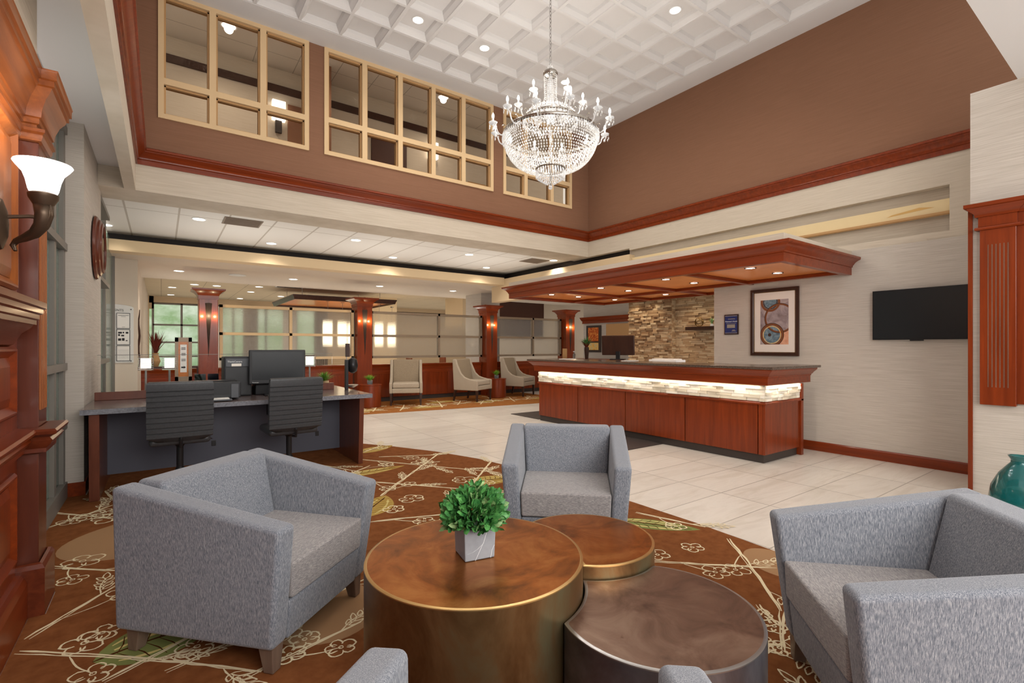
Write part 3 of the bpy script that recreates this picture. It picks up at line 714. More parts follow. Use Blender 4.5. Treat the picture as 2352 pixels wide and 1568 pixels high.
# ================================================================= PARTITION: wood columns, half walls, reeded screens
COLX = [(.58,.89),(3.584,3.923),(7.03,7.37),(9.85,10.2)]
ordc = ['leftmost behind the desk','second from left','third from left','rightmost above the counter end']
for k, (x0, x1) in enumerate(COLX):
    w = x1-x0; xc = (x0+x1)/2; yf = 10.95; d = .38
    c = thing('wood_column','square mahogany column with flared cap and dark wedge sconce, %s'%ordc[k],'column',(xc,yf,.0045))
    MB().box(-w/2,0,0,w/2,d,2.22).build('shaft','wood_z',c,bevel=.006)
    mb = MB(); mb.mold([(-w/2,0),(-w/2,d),(w/2,d),(w/2,0)],[(0,2.2),(.012,2.2),(.012,2.27),(.02,2.275),(.03,2.3),(.07,2.345),(.11,2.365),(.12,2.37),(.12,2.4),(0,2.4)],closed=True,side=-1)
    mb.box(-w/2-.1,-.1,2.385,w/2+.1,d+.1,2.398); mb.build('cap','wood_x',c,smooth='auto')
    mb = MB(); mb.mold([(-w/2,0),(-w/2,d),(w/2,d),(w/2,0)],[(0,0),(.02,0),(.02,.12),(.008,.14),(0,.14)],closed=True,side=-1); mb.build('base','wood_x',c)
    s = thing('wedge_sconce','long dark triangular metal wedge sconce on the %s wood column'%['leftmost','second','third','rightmost'][k],'wall light',(xc,yf-.002,0))
    t = .056*w/.31; ztop, zbt = 2.13, 1.1
    mb = MB(); mb.add([(-t,0,ztop),(0,-.10,ztop),(t,0,ztop),(0,-.005,zbt)],[(0,1,3),(1,2,3),(0,2,1),(0,3,2)]); mb.build('wedge','frame_dark',s)
    mb = MB(); mb.tube([(.0,-.02,1.93),(0,-.045,1.96),(0,-.02,1.99)],.006,6); mb.build('bracket','bronze',s)
    for sg in (-1,1): light('POINT',(xc+sg*.105,yf-.06,1.88),2.4,(1,.78,.46),.006,name='column_glow_lamp')
for k, (x0, x1) in enumerate(((-.30,.555),(.915,3.559),(3.948,7.005),(7.395,9.825))):
    hw = thing('half_wall',['short mahogany half wall left of the leftmost column','mahogany half wall between the first and second wood columns','mahogany panelled half wall behind the front-facing beige chair','mahogany half wall running behind the reception desk end'][k],'half wall',((x0+x1)/2,11.2,0))
    L = x1-x0; n = max(1,round(L/1.03)); mb = MB(); mb.box(-L/2,.0,.1,L/2,.16,.86); mb.build('core','wood_z',hw)
    MB().box(-L/2,.015,0,L/2,.16,.1).build('toe_kick','frame_dark',hw)
    for i in range(n): MB().box(-L/2+i*L/n+.004,-.014,.105,-L/2+(i+1)*L/n-.004,0,.66).build('panel','wood_z',hw,bevel=.003)
    MB().mold([(-L/2,0),(L/2,0)],[(0,.66),(.02,.66),(.02,.72),(.01,.73),(.01,.80),(.03,.83),(.05,.86),(.05,.885),(0,.885)],side=1).build('cap_molding','wood_x',hw,smooth='auto')
    MB().box(-L/2,0,.872,L/2,.2,.886).build('cap','wood_x',hw)
for k, (x0, x1, mull, mt) in enumerate(((.93,3.56,[2.23],'frame_tan'),(3.95,7.0,[6.05],'frame_bronze'),(7.40,9.82,[9.2],'frame_bronze'))):
    if k == 1: mull = [5.72]
    if k == 2: mull = [8.75]
    sc = thing('glass_screen','reeded glass screen in a %s, %s'%(['pale tan metal frame','bronze metal frame','bronze metal frame'][k],['behind the computer monitor','above the front-facing beige chair','above the farthest beige chair'][k]),'screen',(x0,11.17,1.03))
    L = x1-x0; t = .055; mb = MB()
    if k == 0: z0 = -.0
    for a, b in ((0,t),(L-t,L)): mb.box(a,-.04,0,b,.05,1.1)
    for m_ in mull: mb.box(m_-x0-t/2,-.04,0,m_-x0+t/2,.05,1.1)
    for z in (0,.50,1.045): mb.box(0,-.04,z,L,.05,z+t)
    mb.build('frame',mt,sc)
    ed = [0]+[m_-x0 for m_ in mull]+[L]
    for i in range(len(ed)-1):
        for z in (.03,.53): MB().box(ed[i]+.02,0,z,ed[i+1]-.02,.008,z+.52).build('pane','reeded_glass',sc)
# hanging canopy and pendants over the dining counter
hc = thing('hanging_canopy','flat wooden ceiling panel with dark edge hung over the dining area','canopy',(4,12,2.5))
mb = MB(); mb.box(2.75,10.9+2.3,2.55,5.35,15.9,2.57); mb.build('panel','honey',hc,world=True)
mb = MB(); mb.mold([(2.75,13.2),(5.35,13.2),(5.35,15.9),(2.75,15.9)],[(0,2.5),(.03,2.5),(.05,2.56),(.07,2.6),(.07,2.62),(0,2.62)],closed=True,side=1); mb.build('edge_molding','espresso',hc,world=True)
for q in ((3.0,13.6),(5.1,13.6),(3.0,15.5),(5.1,15.5)): MB().tube([(q[0],q[1],2.57),(q[0],q[1],2.96)],.006,6).build('hanger','steel',hc,world=True)
pn = None
for k, (x, y) in enumerate(((4.13,13.9),(4.62,14.6),(5.19,13.9),(5.86,14.6),(3.65,13.6))):
    lb = 'glowing cream cylinder pendant lamp behind the reeded screens, %s from the left'%['second','third','fourth','fifth','first'][k]
    if pn is None:
        pn = thing('pendant_lamp',lb,'pendant light',(x,y,1.35),0)
        MB().lathe([(.12,0),(.12,.62)],(0,0,0),20,False,False).build('shade','pendant_glow',pn); MB().tube([(0,0,.6),(0,0,1.19)],.005,6).build('cord','steel',pn); MB().cyl((0,0,1.17),.05,.025,16).build('ceiling_rose','chrome',pn)
    else: dup(pn,(x,y,1.35),0,lb)
# dining tables and chairs beyond the half wall
def dining_table(x, y, lab):
    t = thing('dining_table',lab,'table',(x,y,0)); MB().box(-.4,-.4,.72,.4,.4,.75).build('top','wood_x',t,bevel=.004); MB().cyl((0,0,.02),.04,.7,12).build('pedestal','frame_dark',t); MB().cyl((0,0,0),.25,.02,20).build('foot','frame_dark',t); return t
dining_table(4.9,12.9,'square mahogany dining table glimpsed over the half wall'); dining_table(2.3,13.2,'square dining table hidden mostly behind the first reeded screen'); dining_table(6.3,13.6,'square dining table beyond the half wall near the third column')
dc = None
for k, (x, y, a) in enumerate(((4.35,12.9,pi/2),(5.5,12.95,-pi/2),(1.75,13.2,pi/2),(2.85,13.25,-pi/2),(6.9,13.6,-pi/2))):
    lb = 'dining chair with red-brown back %s'%['left of the table glimpsed over the half wall','right of the table glimpsed over the half wall','at the left of the table behind the first screen','at the right of the table behind the first screen','right of the farthest dining table'][k]
    if dc is None:
        dc = thing('dining_chair',lb,'chair',(x,y,0),a)
        MB().box(-.21,-.21,.43,.21,.21,.48).build('seat','dark_red_leaf',dc,bevel=.01)
        MB().prism([(-.21,.48),(.21,.48),(.19,.98),(-.19,.98)],.19,.225,'y').build('backrest','wood_x',dc,bevel=.01)
        for sx_ in (-.19,.19):
            for sy_ in (-.19,.19): MB().box(sx_-.018,sy_-.018,0,sx_+.018,sy_+.018,.43).build('leg','espresso',dc)
    else: dup(dc,(x,y,0),a,lb)
# console with dark leaves and slender art at far left
cs = thing('console_cabinet','dark brown console cabinet under the window past the events board','cabinet',(.35,13.4,0))
MB().box(-.6,-.25,0,.6,.25,.86).build('body','espresso',cs,bevel=.004)
for sx_ in (-.3,.3):
    d_ = MB().box(sx_-.28,-.27,.06,sx_+.28,-.25,.80).build('door','espresso',cs,bevel=.004); MB().tube([(sx_-.2,-.275,.42),(sx_-.2,-.3,.5),(sx_-.2,-.275,.58)],.007,6).build('handle','steel',d_)
lv = thing('dried_arrangement','dark red dried leaves in a pale vase on the console cabinet','plant',(-.10,13.35,.861))
MB().lathe([(.05,0),(.09,.12),(.05,.26),(.06,.3)],(0,0,0),16,True,False).build('vase','frame_tan_dark',lv); spikes(MB(),(0,0,.25),46,.55,.26,.022,R_,.1).build('leaves','dark_red_leaf',lv)
wa = thing('wall_hanging','slender dark wavy wooden wall sculpture beside the events board','wall art',(-.325,10.64,1.3))
mb = MB(); n = 12; mb.tube([(.014+.008*sin(i*1.3),.0+.02*sin(i*.9),-.35+i*.09) for i in range(n)],[.006+.012*sin(pi*i/(n-1)) for i in range(n)],6); mb.build('branch','espresso',wa)
# events board
eb = thing('events_board','white arched events notice board with nine framed sheets on the left wall','notice board',(-.715,10.5,1.0))
mb = MB(); pts = [(-.335,.03),(.335,.03),(.335,.955)]+[(.335*cos(a),.955+.06*sin(a)) for a in [pi*i/12 for i in range(1,12)]]+[(-.335,.955)]
mb.prism(pts,-.02,-.004,'y'); mb.build('board','speaker_white',eb,bevel=.003)
for x, z, mt in ((0,.735,'paper'),(.198,.735,'paper'),(0,.462,'poster_sun'),(.198,.462,'paper'),(0,.19,'poster_sea'),(.198,.19,'paper'),(-.198,.735,'paper'),(-.198,.462,'paper'),(-.198,.19,'paper')):
    f = MB()
    for a in ((-.09,-.13,.09,-.123),(-.09,.123,.09,.13),(-.09,-.13,-.083,.13),(.083,-.13,.09,.13)): f.box(x+a[0],-.028,z+a[1],x+a[2],-.02,z+a[3])
    fo = f.build('sheet_frame','ink',eb); MB().box(x-.083,-.024,z-.123,x+.083,-.021,z+.123).build('sheet',mt,fo)
text('TODAY\'S EVENTS',.052,(0,-.022,.895),(pi/2,0,0),'ink',eb)
mb = MB()
for r_ in ((.13,.82,.27,.83),(.17,.80,.23,.807),(.18,.63,.22,.636)): mb.box(r_[0],-.0255,r_[1],r_[2],-.024,r_[3])
for q in range(7): mb.box(.13,-.0255,.11+q*.022,.27,-.024,.113+q*.022)
mb.build('print_lines','ink_grey',eb); mb = MB(); rr = random.Random(9)
for i, (a, b, c, d) in enumerate(((.13,.52,.18,.55),(.19,.525,.21,.55),(.23,.52,.265,.55),(.13,.48,.155,.51),(.17,.475,.21,.50),(.13,.40,.17,.44),(.18,.40,.215,.445),(.23,.395,.255,.41))): mb.box(a,-.0255,b,c,-.024,d)
for i in range(3):
    for j in range(3):
        mb.box(-.018+i*.012,-.023,.955+j*.011,-.005+i*.012,-.02,.967+j*.011)
mb.build('emblem','ink',eb)
for x, z in ((.30,.93),(.30,.06)): MB().cbox((x,-.024,z),(.016,.008,.016)).build('standoff','ink',eb)
# ================================================================= ROUND DRUM TABLES + GRASS POTS
def drum(x, y, lab):
    t = thing('drum_table',lab,'side table',(x,y,.0045)); MB().lathe([(.225,0),(.235,.01),(.235,.46),(.238,.47)],(0,0,0),40,True,False).build('drum','wood_z',t,smooth='auto'); MB().lathe([(.24,.468),(.245,.474),(.245,.484),(.24,.49)],(0,0,0),40).build('top','wood_x',t,smooth='auto')
drum(3.66,10.36,'round mahogany drum side table left of the front-facing beige chair'); drum(7.0,10.42,'round mahogany drum side table behind the angled beige chair')
def grasspot(x, y, z, lab, s=1.0, pot='glass_pot'):
    g = thing('potted_grass',lab,'plant',(x,y,z)); MB().lathe([(.055*s,0),(.06*s,.09*s)],(0,0,0),20,True,False).build('pot',pot,g); MB().cyl((0,0,.005),.05*s,.06*s,16).build('soil','soil',g)
    spikes(MB(),(0,0,.06*s),150,.17*s,.17*s,.005*s,R_,.25).build('blades','grass',g); return g
grasspot(3.64,10.3,.491,'bright green grass plant in a glass pot on the left drum table'); grasspot(6.95,10.36,.491,'bright green grass plant in a glass pot on the right drum table')
# ================================================================= BEIGE LOUNGE CHAIRS
def lounge(lab, x, y, rz):
    t = thing('lounge_chair',lab,'chair',(x,y,.0062),rz,None)   # front faces -y locally
    W = .36; prof = [(-.36,.26),(.30,.26),(.34,.98),(.30,1.0),(.24,.99),(.20,.86),(.10,.66),(0,.575),(-.12,.535),(-.26,.51),(-.36,.50)]
    for s in (-1,1):
        m = MB(); a, b = (W-.065,W) if s > 0 else (-W,-W+.065); m.prism([(p[0],p[1]) for p in prof],a,b,'x'); m.build('arm','lounge_fabric_light',t,smooth=True,bevel=.022,seg=3)
    m = MB(); m.prism([(.13,.36),(.30,.36),(.335,1.0),(.25,1.0)],-W+.06,W-.06,'x'); m.build('backrest','lounge_fabric',t,smooth=True,bevel=.03,seg=3)
    MB().box(-W+.06,-.355,.27,W-.06,.30,.375).build('seat_base','lounge_fabric_light',t,smooth=True,bevel=.015)
    MB().box(-W+.068,-.345,.378,W-.068,.16,.495).build('seat_cushion','lounge_fabric_light',t,smooth=True,bevel=.03,seg=3)
    for sx_ in (-1,1):
        for sy_ in (-1,1):
            m = MB(); x0, y0 = sx_*(W-.04), (-.325 if sy_ < 0 else .27); dy = 0 if sy_ < 0 else .05
            m.rings([[(x0+a*.016,y0+dy+b*.016,0) for a, b in ((-1,-1),(1,-1),(1,1),(-1,1))],[(x0+a*.026,y0+b*.026,.265) for a, b in ((-1,-1),(1,-1),(1,1),(-1,1))]]); m.build('leg','espresso',t)
lounge('beige high-back lounge chair facing straight out before the panelled half wall',4.52,10.42,radians(-24))
lounge('beige high-back lounge chair turned sideways in front of the third wood column',6.13,10.2,radians(28))
lounge('beige high-back lounge chair partly hidden by the end of the reception desk',7.75,10.55,radians(27))
# ================================================================= WORK DESK
wd = thing('work_desk','long dark work desk with granite-look top, end panels and low backsplash','desk',(.6,5.3,0))
mb = MB(); mb.box(-.54,5.3,.735,1.90,6.95,.781); mb.build('desktop',['desk_top'],wd,bevel=.006,world=True)
MB().box(-.542,5.296,.737,1.902,5.30,.779).build('front_edge','desk_edge',wd,world=True)
m = MB(); m.prism([(5.36,.0045),(6.9,.0045),(6.9,.735),(5.33,.735)],-.49,-.42,'x'); m.build('left_end_panel','desk_wood',wd,bevel=.004,world=True)
m = MB(); m.prism([(5.38,.0045),(6.9,.0045),(6.9,.735),(5.33,.735)],1.77,1.82,'x'); m.build('right_end_panel','desk_wood',wd,bevel=.004,world=True)
MB().box(-.42,6.08,.07,1.77,6.12,.735).build('modesty_panel','desk_panel',wd,world=True)
MB().box(-.52,6.13,.781,1.72,6.17,.86).build('backsplash','desk_wood',wd,bevel=.004,world=True)
MB().box(.95,5.75,.55,1.3,6.0,.735).build('cable_tray','black_panel',wd,world=True)
for k, (a, b, l) in enumerate(((-.50,.50,'left clear acrylic screen standing on the desk backsplash'),(.52,1.70,'right clear acrylic screen standing on the desk backsplash'))):
    g = thing('desk_screen',l,'screen',((a+b)/2,6.15,.861)); MB().box(-(b-a)/2,-.003,0,(b-a)/2,.003,.36).build('pane','clear_glass',g); MB().box(-(b-a)/2,-.0045,.355,(b-a)/2,.0045,.36).build('edge','frame_grey',g)
def blocklamp(x, lab):
    t = thing('table_lamp',lab,'lamp',(x,6.62,.781)); MB().cyl((0,0,0),.06,.012,20).build('base','brushed',t); MB().cyl((0,0,.012),.011,.25,12).build('pole','brushed',t)
    o = MB().box(-.068,-.03,.262,.068,.03,.412).build('glass_block','clear_glass',t,bevel=.004); MB().box(-.046,-.02,.285,.046,.02,.395).build('glow_core','lamp_glow',t)
    mb = MB()
    for q in range(7): mb.box(-.066,-.024,.272+q*.02,.066,.024,.275+q*.02)
    mb.build('louvers','chrome',t)
blocklamp(-.135,'glass block lamp on a slim pole, leftmost on the back of the work desk'); blocklamp(.075,'glass block lamp on a slim pole beside the standing wood-framed sign'); blocklamp(1.55,'glass block lamp half hidden right of the desk monitor')
sg = thing('standing_sign','wood framed standing sign with white notice and arrow behind the work desk','sign',(.255,8.3,0))
mb = MB(); 
for a in ((-.1,.82,-.06,1.43),(.06,.82,.1,1.43),(-.1,1.37,.1,1.43),(-.1,.82,.1,.88)): mb.box(a[0],-.02,a[1],a[2],.01,a[3])
mb.build('frame','frame_bronze',sg); MB().box(-.06,-.005,.88,.06,.005,1.37).build('backing','honey',sg); n_ = MB().box(-.038,-.012,.94,.038,-.005,1.33).build('notice','paper',sg)
mb = MB()
for q in (1.28,1.26,1.2,1.18,1.12,1.1): mb.box(-.025,-.014,q,.025,-.012,q+.008)
mb.prism([(-.026,1.0),(.004,1.0),(.004,.99),(.028,1.01),(.004,1.03),(.004,1.02),(-.026,1.02)],-.014,-.012,'y'); mb.build('arrow','ink',sg)
MB().cyl((0,0,.02),.015,.82,12).build('pole','frame_dark',sg); MB().cyl((0,0,0),.16,.02,24).build('foot','frame_dark',sg)
for k, (x, mt, y) in enumerate(((.37,'flyer_green',7.0),(.50,'flyer_lilac',7.02))):
    f = thing('flyer',['green picture flyer in a clear upright holder behind the work desk','lilac picture flyer in a clear upright holder beside the green one'][k],'flyer',(x,6.75,.781)); MB().cbox((0,0,.10),(.11,.004,.2),rx=radians(-6)).build('sheet',mt,f); MB().cbox((0,-.004,.105),(.118,.003,.21),rx=radians(-6)).build('holder','clear_glass',f)
# computers
def tower(x, y, lab, brand):
    t = thing('computer_tower',lab,'computer',(x,y,.781),radians(0)); MB().box(-.13,-.14,0,.13,.12,.415).build('case','dark_plastic',t,bevel=.014,seg=3)
    MB().box(-.112,-.145,.02,.112,-.138,.30).build('front_grille','black_plastic',t); MB().box(-.112,-.146,.31,.112,-.139,.395).build('front_cover','grey_plastic',t,bevel=.003)
    if brand:
        text('ThinkCentre',.026,(-.03,-.1475,.355),(pi/2,0,0),'white',t); MB().box(-.06,-.148,.315,.03,-.146,.343).build('sticker','silver_plate',t)
tower(.655,5.98,'dark desktop computer tower left of the monitor on the work desk',True); tower(.95,6.0,'second dark computer tower mostly hidden behind the monitor',False)
mn = thing('computer_monitor','dark widescreen computer monitor switched off on the work desk','monitor',(1.02,5.75,.781),radians(-3))
MB().box(-.275,-.02,.125,.275,.02,.485).build('bezel','dark_plastic',mn,bevel=.01,seg=3); MB().box(-.248,-.0225,.168,.248,-.019,.462).build('panel','screen',mn); MB().box(-.04,.0,.01,.04,.05,.2).build('stand_neck','black_plastic',mn); MB().cbox((0,.01,.008),(.26,.17,.016)).build('stand_base','black_plastic',mn,bevel=.004)
text('ThinkVision',.013,(-.215,-.0225,.138),(pi/2,0,0),'white',mn,name='badge')
pr = thing('printer','black office printer with paper tray on the work desk','printer',(.42,5.60,.781))
MB().box(-.22,-.12,.02,.22,.17,.175).build('body','dark_plastic',pr,bevel=.01,seg=3); MB().box(-.15,-.125,.06,.12,-.118,.13).build('output_slot','black_plastic',pr); MB().box(.135,-.126,.02,.2,-.118,.155).build('side_panel','grey_plastic',pr,bevel=.003)
MB().box(-.14,-.26,.008,.13,-.1,.02).build('paper_tray','grey_plastic',pr); MB().box(-.12,-.24,.02,.11,-.1,.028).build('paper','paper',pr); MB().box(-.2,.0,.175,.2,.15,.185).build('lid','black_plastic',pr,bevel=.004)
kb = thing('mouse','small grey computer mouse on the work desk before the monitor','mouse',(.92,5.55,.782)); MB().sphere((0,0,.012),.03,14,8,.55).build('body','silver_plate',kb,smooth=True); MB().tube([(0,.02,.01),(.01,.06,.004),(-.01,.09,.004),(.01,.12,.005)],.002,5).build('cord','ink',kb)
grasspot(1.70,6.5,.781,'spiky green grass plant behind the acrylic screen on the work desk',.95,'frame_tan')
sd = thing('sanitizer_dispenser','black hand sanitizer dispenser stand with oval head at the desk right end','dispenser',(1.83,6.0,.782))
MB().cbox((0,0,.18),(.035,.05,.36)).build('post','black_plastic',sd,bevel=.004); MB().cbox((.0,0,.34),(.004,.02,.36)).build('highlight_strip','steel',sd)
MB().cbox((.01,-.01,.475),(.05,.02,.16)).build('sign_card','espresso',sd); m = MB(); m.lathe([(.015,-.095),(.05,-.07),(.062,0),(.05,.07),(.015,.095)],(.075,.0,.29),20); m.build('dispenser_head','black_plastic',sd,smooth=True,bevel=.0)
m = MB(); m.lathe([(.02,0),(.07,.03),(.075,.035),(.06,.033)],(.07,0,.02),20); m.build('drip_cup','silver_plate',sd)
# ================================================================= OFFICE CHAIRS
def office(x, y, rz, lab):
    t = thing('office_chair',lab,'chair',(x,y,.0045),rz)          # back is towards -y, chair faces +y
    n = 9; W = .235; z0, z1 = .55, 1.005; mb = MB(); rs = []
    def sect(z, off, wd):     # horizontally curved slab cross-section
        pts = []; N = 10
        for i in range(N+1): u = -1+2*i/N; pts.append((u*wd, -.24+off+.035*u*u*0-.012*(1-u*u)-.018, z))
        for i in range(N,-1,-1): u = -1+2*i/N; pts.append((u*wd, -.24+off+.035, z))
        return pts
    zs = [z0-.05,z0-.03]
    prof = [(z0-.055,.05,.17),(z0-.03,.02,.205)]
    for k in range(n):
        a = z0-.02+(z1-z0-.06)*k/n; h = (z1-z0-.06)/n
        if k >= n-1: h *= 1
        prof += [(a+.002,.006,W-.002),(a+.008,0,W),(a+h-.008,0,W),(a+h-.002,.006,W-.002)]
    prof += [(z1-.075,0,W),(z1-.02,0,W-.002),(z1-.006,.006,W-.008),(z1,.02,W-.02)]
    for z, off, wd in prof: rs.append(sect(z, off-.10*(z-z0), wd-.02*max(0,(z0+.12-z))))
    mb.rings(rs); mb.build('backrest','leather',t,smooth='auto')
    MB().box(-.22,-.2,.46,.22,.24,.53).build('seat','leather',t,smooth=True,bevel=.03,seg=3)
    MB().tube([(0,-.15,.44),(0,-.24,.45),(0,-.26,.52),(0,-.25,.6)],.012,8).build('back_bracket','black_plastic',t)
    MB().lathe([(.06,.44),(.05,.46),(.03,.42)],(0,0,0),16).build('mechanism','black_plastic',t)
    MB().lathe([(.038,.08),(.036,.22),(.026,.24),(.026,.44),(.034,.45)],(0,0,0),20).build('gas_lift','black_plastic',t)
    MB().tube([(.03,-.0,.47),(.18,-.05,.475),(.24,-.06,.47)],.005,6).build('lever','black_plastic',t)
    MB().cbox((.25,-.06,.425),(.035,.006,.05)).build('tag','black_plastic',t,bevel=.008)
    for k in range(5):
        a = 2*pi*k/5+.4; l = MB().tube([(0,0,.085),(.14*cos(a),.14*sin(a),.085),(.30*cos(a),.30*sin(a),.06)],[.022,.018,.012],8).build('base_spoke','chrome',t)
        MB().cbox((.30*cos(a),.30*sin(a),.025),(.022,.05,.05),rz=a).build('caster','black_plastic',l,bevel=.008)
office(.135,5.22,radians(0),'black ribbed leather office chair on the left at the work desk')
office(1.02,5.18,radians(3),'black ribbed leather office chair on the right before the monitor')
# drapes and bright glazing strips seen blurred through the reeded screens
dr = None
for k, (x, mt_) in enumerate(((1.5,0),(2.6,1),(3.9,0),(5.0,1),(6.9,0),(7.6,1))):
    lb = '%s floor-length drape at the far dining room window, %s from the left'%('cream' if mt_ == 0 else 'grey brown',['first','second','third','fourth','fifth','sixth'][k])
    t = thing('window_drape',lb,'curtain',(x,19.55,0.0)); m = MB(); N = 24; w_ = .24
    a = [(-w_+2*w_*i/N, .03*sin(i*1.7)) for i in range(N+1)]; b = [(p[0],p[1]+.012) for p in a][::-1]
    m.prism(a+b,.03,2.68); m.build('fabric','mat_board' if mt_ == 0 else 'grille',t)
# ================================================================= CARPETS
def curve_carpet():
    pts = [(-.516,-1.6),(3.05,-1.6),(3.14,.6),(3.163,1.535),(3.2,2.139),(3.2,2.7),(3.18,3.4),(3.13,4.0),(3.05,4.46),(2.987,4.82),(2.76,5.47),(2.443,6.09),(2.149,6.55),(1.6,7.15),(.8,7.7),(-.1,8.0),(-.62,8.1),(-.62,7.16),(-.53,7.16),(-.53,5.65),(-.66,5.65),(-.66,3.52),(-.455,3.52),(-.455,3.25),(-.516,3.25)]
    return pts
cp_ = thing('patterned_carpet','brown floral patterned carpet with cream branches under the grey tub chairs','carpet',(0,0,0))
MB().prism(curve_carpet(),.0002,.004).build('pile','carpet_brown',cp_)
def ribbon(mb, pts, w, z, jit=0.0, rnd=R_, taper=True):
    n = len(pts); vs = []
    for i, p in enumerate(pts):
        a = pts[max(i-1,0)]; b = pts[min(i+1,n-1)]; dx, dy = b[0]-a[0], b[1]-a[1]; l = hypot(dx,dy) or 1
        k = w*(1+jit*rnd.uniform(-1,1))*(.45 if taper and i in (0,n-1) else 1)/2
        vs += [(p[0]-dy/l*k,p[1]+dx/l*k,z),(p[0]+dy/l*k,p[1]-dx/l*k,z)]
    mb.add(vs,[(2*i,2*i+1,2*i+3,2*i+2) for i in range(n-1)])
ZL = [0.0046]
def zz(): ZL[0] += 0.0000008; return ZL[0]
def line(a, b, n, bow=0, jit=0, rnd=R_):
    out = []; dx, dy = b[0]-a[0], b[1]-a[1]; l = hypot(dx,dy) or 1
    for i in range(n+1):
        t = i/n; o = bow*sin(pi*t)*l+rnd.uniform(-jit,jit); out.append((a[0]+dx*t-dy/l*o, a[1]+dy*t+dx/l*o))
    return out
def leafo(mb, c, ang, l, w, sw, rnd):
    ux, uy = cos(ang), sin(ang); A = []; N = 9
    for s in (1,-1):
        A.append([(c[0]+ux*l*i/N-uy*s*w*sin(pi*(i/N)**.8)*rnd.uniform(.85,1.1), c[1]+uy*l*i/N+ux*s*w*sin(pi*(i/N)**.8)*rnd.uniform(.85,1.1)) for i in range(N+1)])
    for a in A: ribbon(mb,a,sw,zz(),.3,rnd)
    if l > .09: ribbon(mb,[(c[0]+ux*l*t,c[1]+uy*l*t) for t in (.1,.4,.65)],sw*.7,zz(),.2,rnd)
def flower(mb, c, r, sw, rnd):
    for k in range(5):
        a = 2*pi*k/5+rnd.random()*.5; cc = (c[0]+r*.62*cos(a), c[1]+r*.62*sin(a)); q = r*rnd.uniform(.38,.5)
        ribbon(mb,[(cc[0]+q*cos(t)*rnd.uniform(.9,1.1),cc[1]+q*sin(t)*rnd.uniform(.9,1.1)) for t in [a-2.4+4.8*i/11 for i in range(12)]],sw,zz(),.3,rnd)
    ribbon(mb,[(c[0]+r*.16*cos(t),c[1]+r*.16*sin(t)) for t in [6.3*i/8 for i in range(9)]],sw*.8,zz(),.2,rnd)
def branch(mb, a, b, rnd, sw=.009, sprigs=6, fl=2, gap=.018):
    L = hypot(b[0]-a[0],b[1]-a[1]); ang = atan2(b[1]-a[1],b[0]-a[0]); n = max(6,int(L/.06))
    ox, oy = -sin(ang)*gap/2, cos(ang)*gap/2; bow = rnd.uniform(-.02,.02)
    ribbon(mb,line((a[0]+ox,a[1]+oy),(b[0]+ox*.3,b[1]+oy*.3),n,bow,.004,rnd),sw*1.3,zz(),.35,rnd)
    ribbon(mb,line((a[0]-ox,a[1]-oy),(b[0]-ox*.3,b[1]-oy*.3),n,bow,.004,rnd),sw*.8,zz(),.35,rnd)
    for k in range(sprigs):
        t = (k+.6)/sprigs+rnd.uniform(-.05,.05); s = 1 if k%2 else -1; p = (a[0]+(b[0]-a[0])*t, a[1]+(b[1]-a[1])*t)
        sa = ang+s*rnd.uniform(.35,.7); sl = rnd.uniform(.18,.30); e = (p[0]+cos(sa)*sl,p[1]+sin(sa)*sl)
        ribbon(mb,line(p,e,6,s*.06,.002,rnd),sw*.8,zz(),.3,rnd)
        if k < fl*2 and k%2 == 0: flower(mb,(e[0],e[1]),rnd.uniform(.06,.085),sw*.85,rnd)
        else:
            for q in range(4):
                tt = .3+q*.2; pp = (p[0]+(e[0]-p[0])*tt,p[1]+(e[1]-p[1])*tt)
                for s2 in (1,-1): leafo(mb,pp,sa+s2*rnd.uniform(.45,.8),rnd.uniform(.05,.085),.013,sw*.7,rnd)
            leafo(mb,e,sa,.09,.016,sw*.75,rnd)
def bigleaf(mb, c, ang, l, w, rnd, m0=1, m1=2, m2=3):
    ux, uy = cos(ang), sin(ang)
    def P(t, s): return (c[0]+ux*l*(t-.5)-uy*s, c[1]+uy*l*(t-.5)+ux*s)
    N = 16; pr = lambda t: w*sin(pi*t**.85)**.8 if 0 < t < 1 else 0
    z = zz(); mb.mat(m0); top = [P(i/N,pr(i/N)/2) for i in range(N+1)]; bot = [P(i/N,-pr(i/N)/2) for i in range(N,-1,-1)]
    mb.add([(p[0],p[1],z) for p in top+bot[1:-1]],[tuple(range(len(top)+len(bot)-2))])
    mb.mat(m1)
    for s in (.36,-.30,.16): ribbon(mb,[P(t,pr(t)*s) for t in [.15+.07*i for i in range(10)]],.018,zz(),.4,rnd)
    mb.mat(m2); ribbon(mb,[P(t,.012*sin(5*t)) for t in [.0+.1*i for i in range(10)]],.013,zz(),.3,rnd)
    for k in range(7):
        t = .16+.1*k
        for s in (1,-1): ribbon(mb,[P(t,0),P(t+.06,s*pr(t+.06)*.22),P(t+.09,s*pr(t+.09)*.44)],.006,zz(),.2,rnd)
def fp_(px, py): return floor_pt(px, py)
mb = MB(); rnd = random.Random(21)
